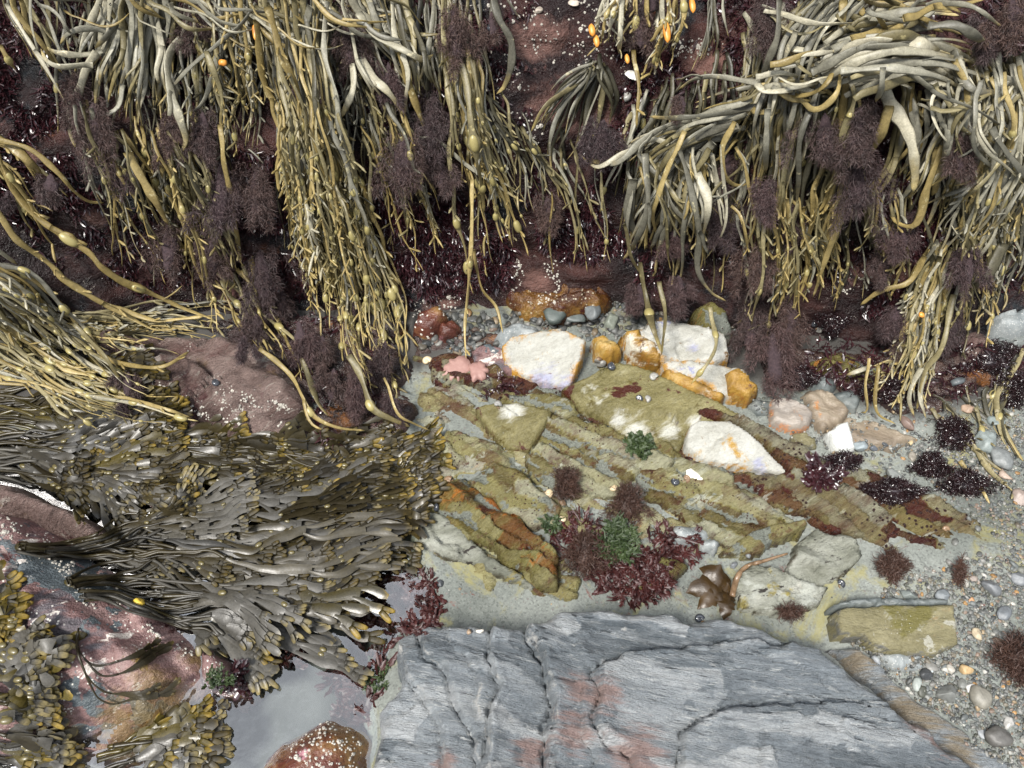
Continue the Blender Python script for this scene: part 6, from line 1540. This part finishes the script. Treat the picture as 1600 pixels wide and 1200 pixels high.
SN = [(998, 622, 14, 'shell_dark', 'black snail touching the ringed one on the olive slab'), (1012, 623, 14, 'shell_grey', 'ringed grey snail beside the black one on the olive slab'), (1020, 590, 18, 'shell_grey', 'grey snail at the upper rim of the olive slab'), (940, 562, 22, 'shell_grey', 'grey snail in the gap right of the white block'), (955, 575, 18, 'shell_dark', 'dark snail just below the grey one in the gap'),
 (777, 632, 16, 'shell_grey', 'grey snail on the olive block with a whitish top'), (858, 772, 20, 'shell_tan', 'tan ribbed snail on the red-speckled slab'), (878, 786, 16, 'shell_brown', 'brown snail touching the tan ribbed one'), (960, 763, 14, 'shell_tan', 'cream snail near the large brown fluff'), (880, 812, 14, 'shell_tan', 'half-sunk tan snail below the brown one'), (700, 752, 18, 'shell_brown', 'brown flat snail by the yellow wrack tips'), (698, 690, 18, 'shell_brown', 'round brown snail on the lumpy slab above the wrack tips'), (686, 792, 18, 'shell_dark', 'dark round snail on the rusty rib'),
 (1091, 967, 18, 'shell_dark', 'shiny black snail alone on top of the slate slab'), (1313, 911, 15, 'shell_dark', 'black snail alone on sand above the tan slab'), (1380, 891, 18, 'shell_brown', 'brown snail beside the bristly weed ball'), (1474, 824, 18, 'shell_brown', 'brown-green snail on the end of the long red rib'), (1056, 754, 16, 'shell_dark', 'dark flat snail left of the pointed cream shell'), (1072, 748, 16, 'shell_brown', 'brown snail between the dark one and the cream shell'), (1095, 920, 22, 'shell_grey', 'grey ribbed snail in front of the kelp scrap'),
 (214, 948, 24, 'shell_yellow', 'bright yellow snail on the pink boulder edge'), (178, 883, 20, 'shell_grey', 'whitish snail among the wrack stalks on the boulder'), (288, 902, 18, 'shell_grey', 'pale snail sitting on dark stalks in the brown wrack'), (332, 894, 14, 'shell_tan', 'small tan snail in the middle of the brown wrack'), (476, 952, 20, 'shell_grey', 'pale grey snail on broad blades near the dark red weed'), (365, 788, 20, 'shell_tan', 'cream snail among the olive wrack beside the rock gap'), (450, 925, 14, 'shell_tan', 'small ribbed snail on a pale blade'), (500, 915, 20, 'shell_grey', 'speckled snail in the brown wrack near yellow tips'),
 (338, 600, 16, 'shell_dark', 'dark blue-grey snail on the brown boulder'), (492, 620, 16, 'shell_dark', 'black snail in the shade right of the brown boulder'), (667, 565, 20, 'shell_tan', 'buff snail on the red rib beside the pink crusts'), (768, 45, 16, 'shell_dark', 'dark snail on the bare cliff near the lone curved strap'), (265, 45, 18, 'shell_grey', 'pearly grey snail high in the top left bunch'), (980, 152, 18, 'shell_grey', 'whitish limpet-like shell on the cliff under the yellow bunch'), (648, 220, 16, 'shell_brown', 'brown shiny snail below the rough yellow strap'), (1282, 512, 14, 'shell_grey', 'grey snail in the black cleft at the cliff foot'), (527, 352, 14, 'shell_grey', 'grey snail riding on the long central bunch'), (1272, 505, 12, 'shell_dark', 'dark snail beside the grey one in the black cleft')]
for k, (x, y, w_, mt, lb) in enumerate(SN):
    snail(x, y, w_, mt, lb, k, off=.035 if (y < 500 and x not in (768, 980)) or (150 < x < 520 and 780 < y < 960 and x != 214) else .0)
def limpet(x, y, wpx, label, mat='shell_white'):
    p, d, n = surf(x, y, False)
    s = wpx*.5*pxm(d)
    mb = MB()
    a = np.arange(24)/24*2*np.pi
    V = []
    for q, h in ((1.0, 0), (.8, .22), (.5, .5), (.2, .72), (.03, .8)):
        rr = q*(1+.05*np.sin(a*8)*q)
        V.append(np.c_[np.cos(a)*rr*s*1.25, np.sin(a)*rr*s*.8, np.full(24, h*s*.7)])
    F = [[k*24+j, k*24+(j+1) % 24, k*24+24+(j+1) % 24, k*24+24+j] for k in range(4) for j in range(24)]
    o = link('limpet_shell', mesh_from('limpet_shell', np.vstack(V), np.array(F)), MAT[mat], loc=p+np.array([0, 0, .001]))
    o.rotation_euler = (0, 0, -.9)
    tag(o, label, 'shell')
limpet(1085, 745, 24, 'pointed cream ribbed shell lying below the long white slab')
limpet(988, 118, 22, 'pale limpet on the cliff behind the yellow knobbly bunch')
# orange bits in the pale yellow bunch
for k, (x, y, w_, h_, lb) in enumerate([(925, 47, 10, 18, 'orange swollen tip hanging beside the yellow bunch, upper of two'), (932, 64, 9, 18, 'orange swollen tip hanging beside the yellow bunch, lower of two'), (980, 92, 7, 14, 'small orange bit under the dark tuft of the yellow bunch'), (1042, 50, 11, 30, 'long orange bit on the outer side of the yellow bunch'), (1082, 8, 9, 22, 'orange swollen tip at the top edge'), (398, 50, 7, 22, 'orange sliver in the top left twiggy strands'), (348, 98, 12, 9, 'small orange flake among the top left twiggy strands'), (1440, 492, 8, 8, 'tiny orange flake in the twiggy tail')]):
    p, d, n = surf(x, y)
    mb = MB()
    m = pxm(d-.08)
    s = np.linspace(-1, 1, 9)
    tube(mb, -UPV*(s*h_*.5*m)[:, None]+RGT*(np.sin(s*2)*w_*.1*m)[:, None], w_*.5*m*np.sqrt(np.clip(1-s**2, .02, 1)), flat=.7, sides=8)
    o = link('orange_tip', mb.mesh('orange_tip'), MAT['orange_bit'], loc=CAM+ray(x, y)*(d-.085))
    tag(o, lb, 'seaweed bit', 'orange bits on the wrack')
# ------------------------------------------------------------------ daylight
w = bpy.data.worlds.new('World')
scene.world = w
w.use_nodes = True
nt = w.node_tree
bg = nt.nodes['Background']
sky = nt.nodes.new('ShaderNodeTexSky')
sky.sky_type = 'NISHITA'
sky.sun_disc = False
SUN_EL, SUN_AZ = R(62), R(222)       # azimuth clockwise from +Y
sky.sun_elevation = SUN_EL
sky.sun_rotation = SUN_AZ
sky.dust_density = 3.
sky.air_density = 1.
# broken bright cloud over most of the sky
tc = nt.nodes.new('ShaderNodeTexCoord')
nz = nt.nodes.new('ShaderNodeTexNoise')
nz.inputs['Scale'].default_value = 2.2
nz.inputs['Detail'].default_value = 5
nt.links.new(tc.outputs['Generated'], nz.inputs['Vector'])
mr = nt.nodes.new('ShaderNodeMapRange')
mr.inputs[1].default_value, mr.inputs[2].default_value, mr.inputs[3].default_value, mr.inputs[4].default_value = .35, .6, .55, .97
nt.links.new(nz.outputs['Fac'], mr.inputs[0])
mxs = nt.nodes.new('ShaderNodeMix')
mxs.data_type = 'RGBA'
mxs.inputs[7].default_value = (9.4, 9.8, 10.4, 1)
# an overcast sky is brighter overhead than at the horizon
sx_ = nt.nodes.new('ShaderNodeSeparateXYZ')
nt.links.new(tc.outputs['Generated'], sx_.inputs[0])
zr = nt.nodes.new('ShaderNodeMapRange')
zr.inputs[1].default_value, zr.inputs[2].default_value, zr.inputs[3].default_value, zr.inputs[4].default_value = .45, 1., .55, 2.9
nt.links.new(sx_.outputs[2], zr.inputs[0])
cm = nt.nodes.new('ShaderNodeVectorMath')
cm.operation = 'SCALE'
cm.inputs[0].default_value = (9.3, 9.8, 10.7)
nt.links.new(zr.outputs[0], cm.inputs['Scale'])
nt.links.new(cm.outputs[0], mxs.inputs[7])
nt.links.new(mr.outputs[0], mxs.inputs[0])
nt.links.new(sky.outputs[0], mxs.inputs[6])
nt.links.new(mxs.outputs[2], bg.inputs[0])
bg.inputs[1].default_value = .052
sd = bpy.data.lights.new('sun', 'SUN')
sd.energy = 3.6
sd.angle = R(12)
sd.color = (1., .96, .90)
so = bpy.data.objects.new('sun', sd)
COL.objects.link(so)
dirv = Vector((math.sin(SUN_AZ)*math.cos(SUN_EL), math.cos(SUN_AZ)*math.cos(SUN_EL), math.sin(SUN_EL)))
so.rotation_euler = dirv.to_track_quat('Z', 'Y').to_euler()
so.location = dirv*3
vs = scene.view_settings
vs.view_transform = 'Standard'
vs.look = 'None'
vs.exposure = .84
vs.gamma = 1
scene.cycles.max_bounces = 5
scene.cycles.diffuse_bounces = 2
scene.cycles.glossy_bounces = 2
scene.cycles.transparent_max_bounces = 8
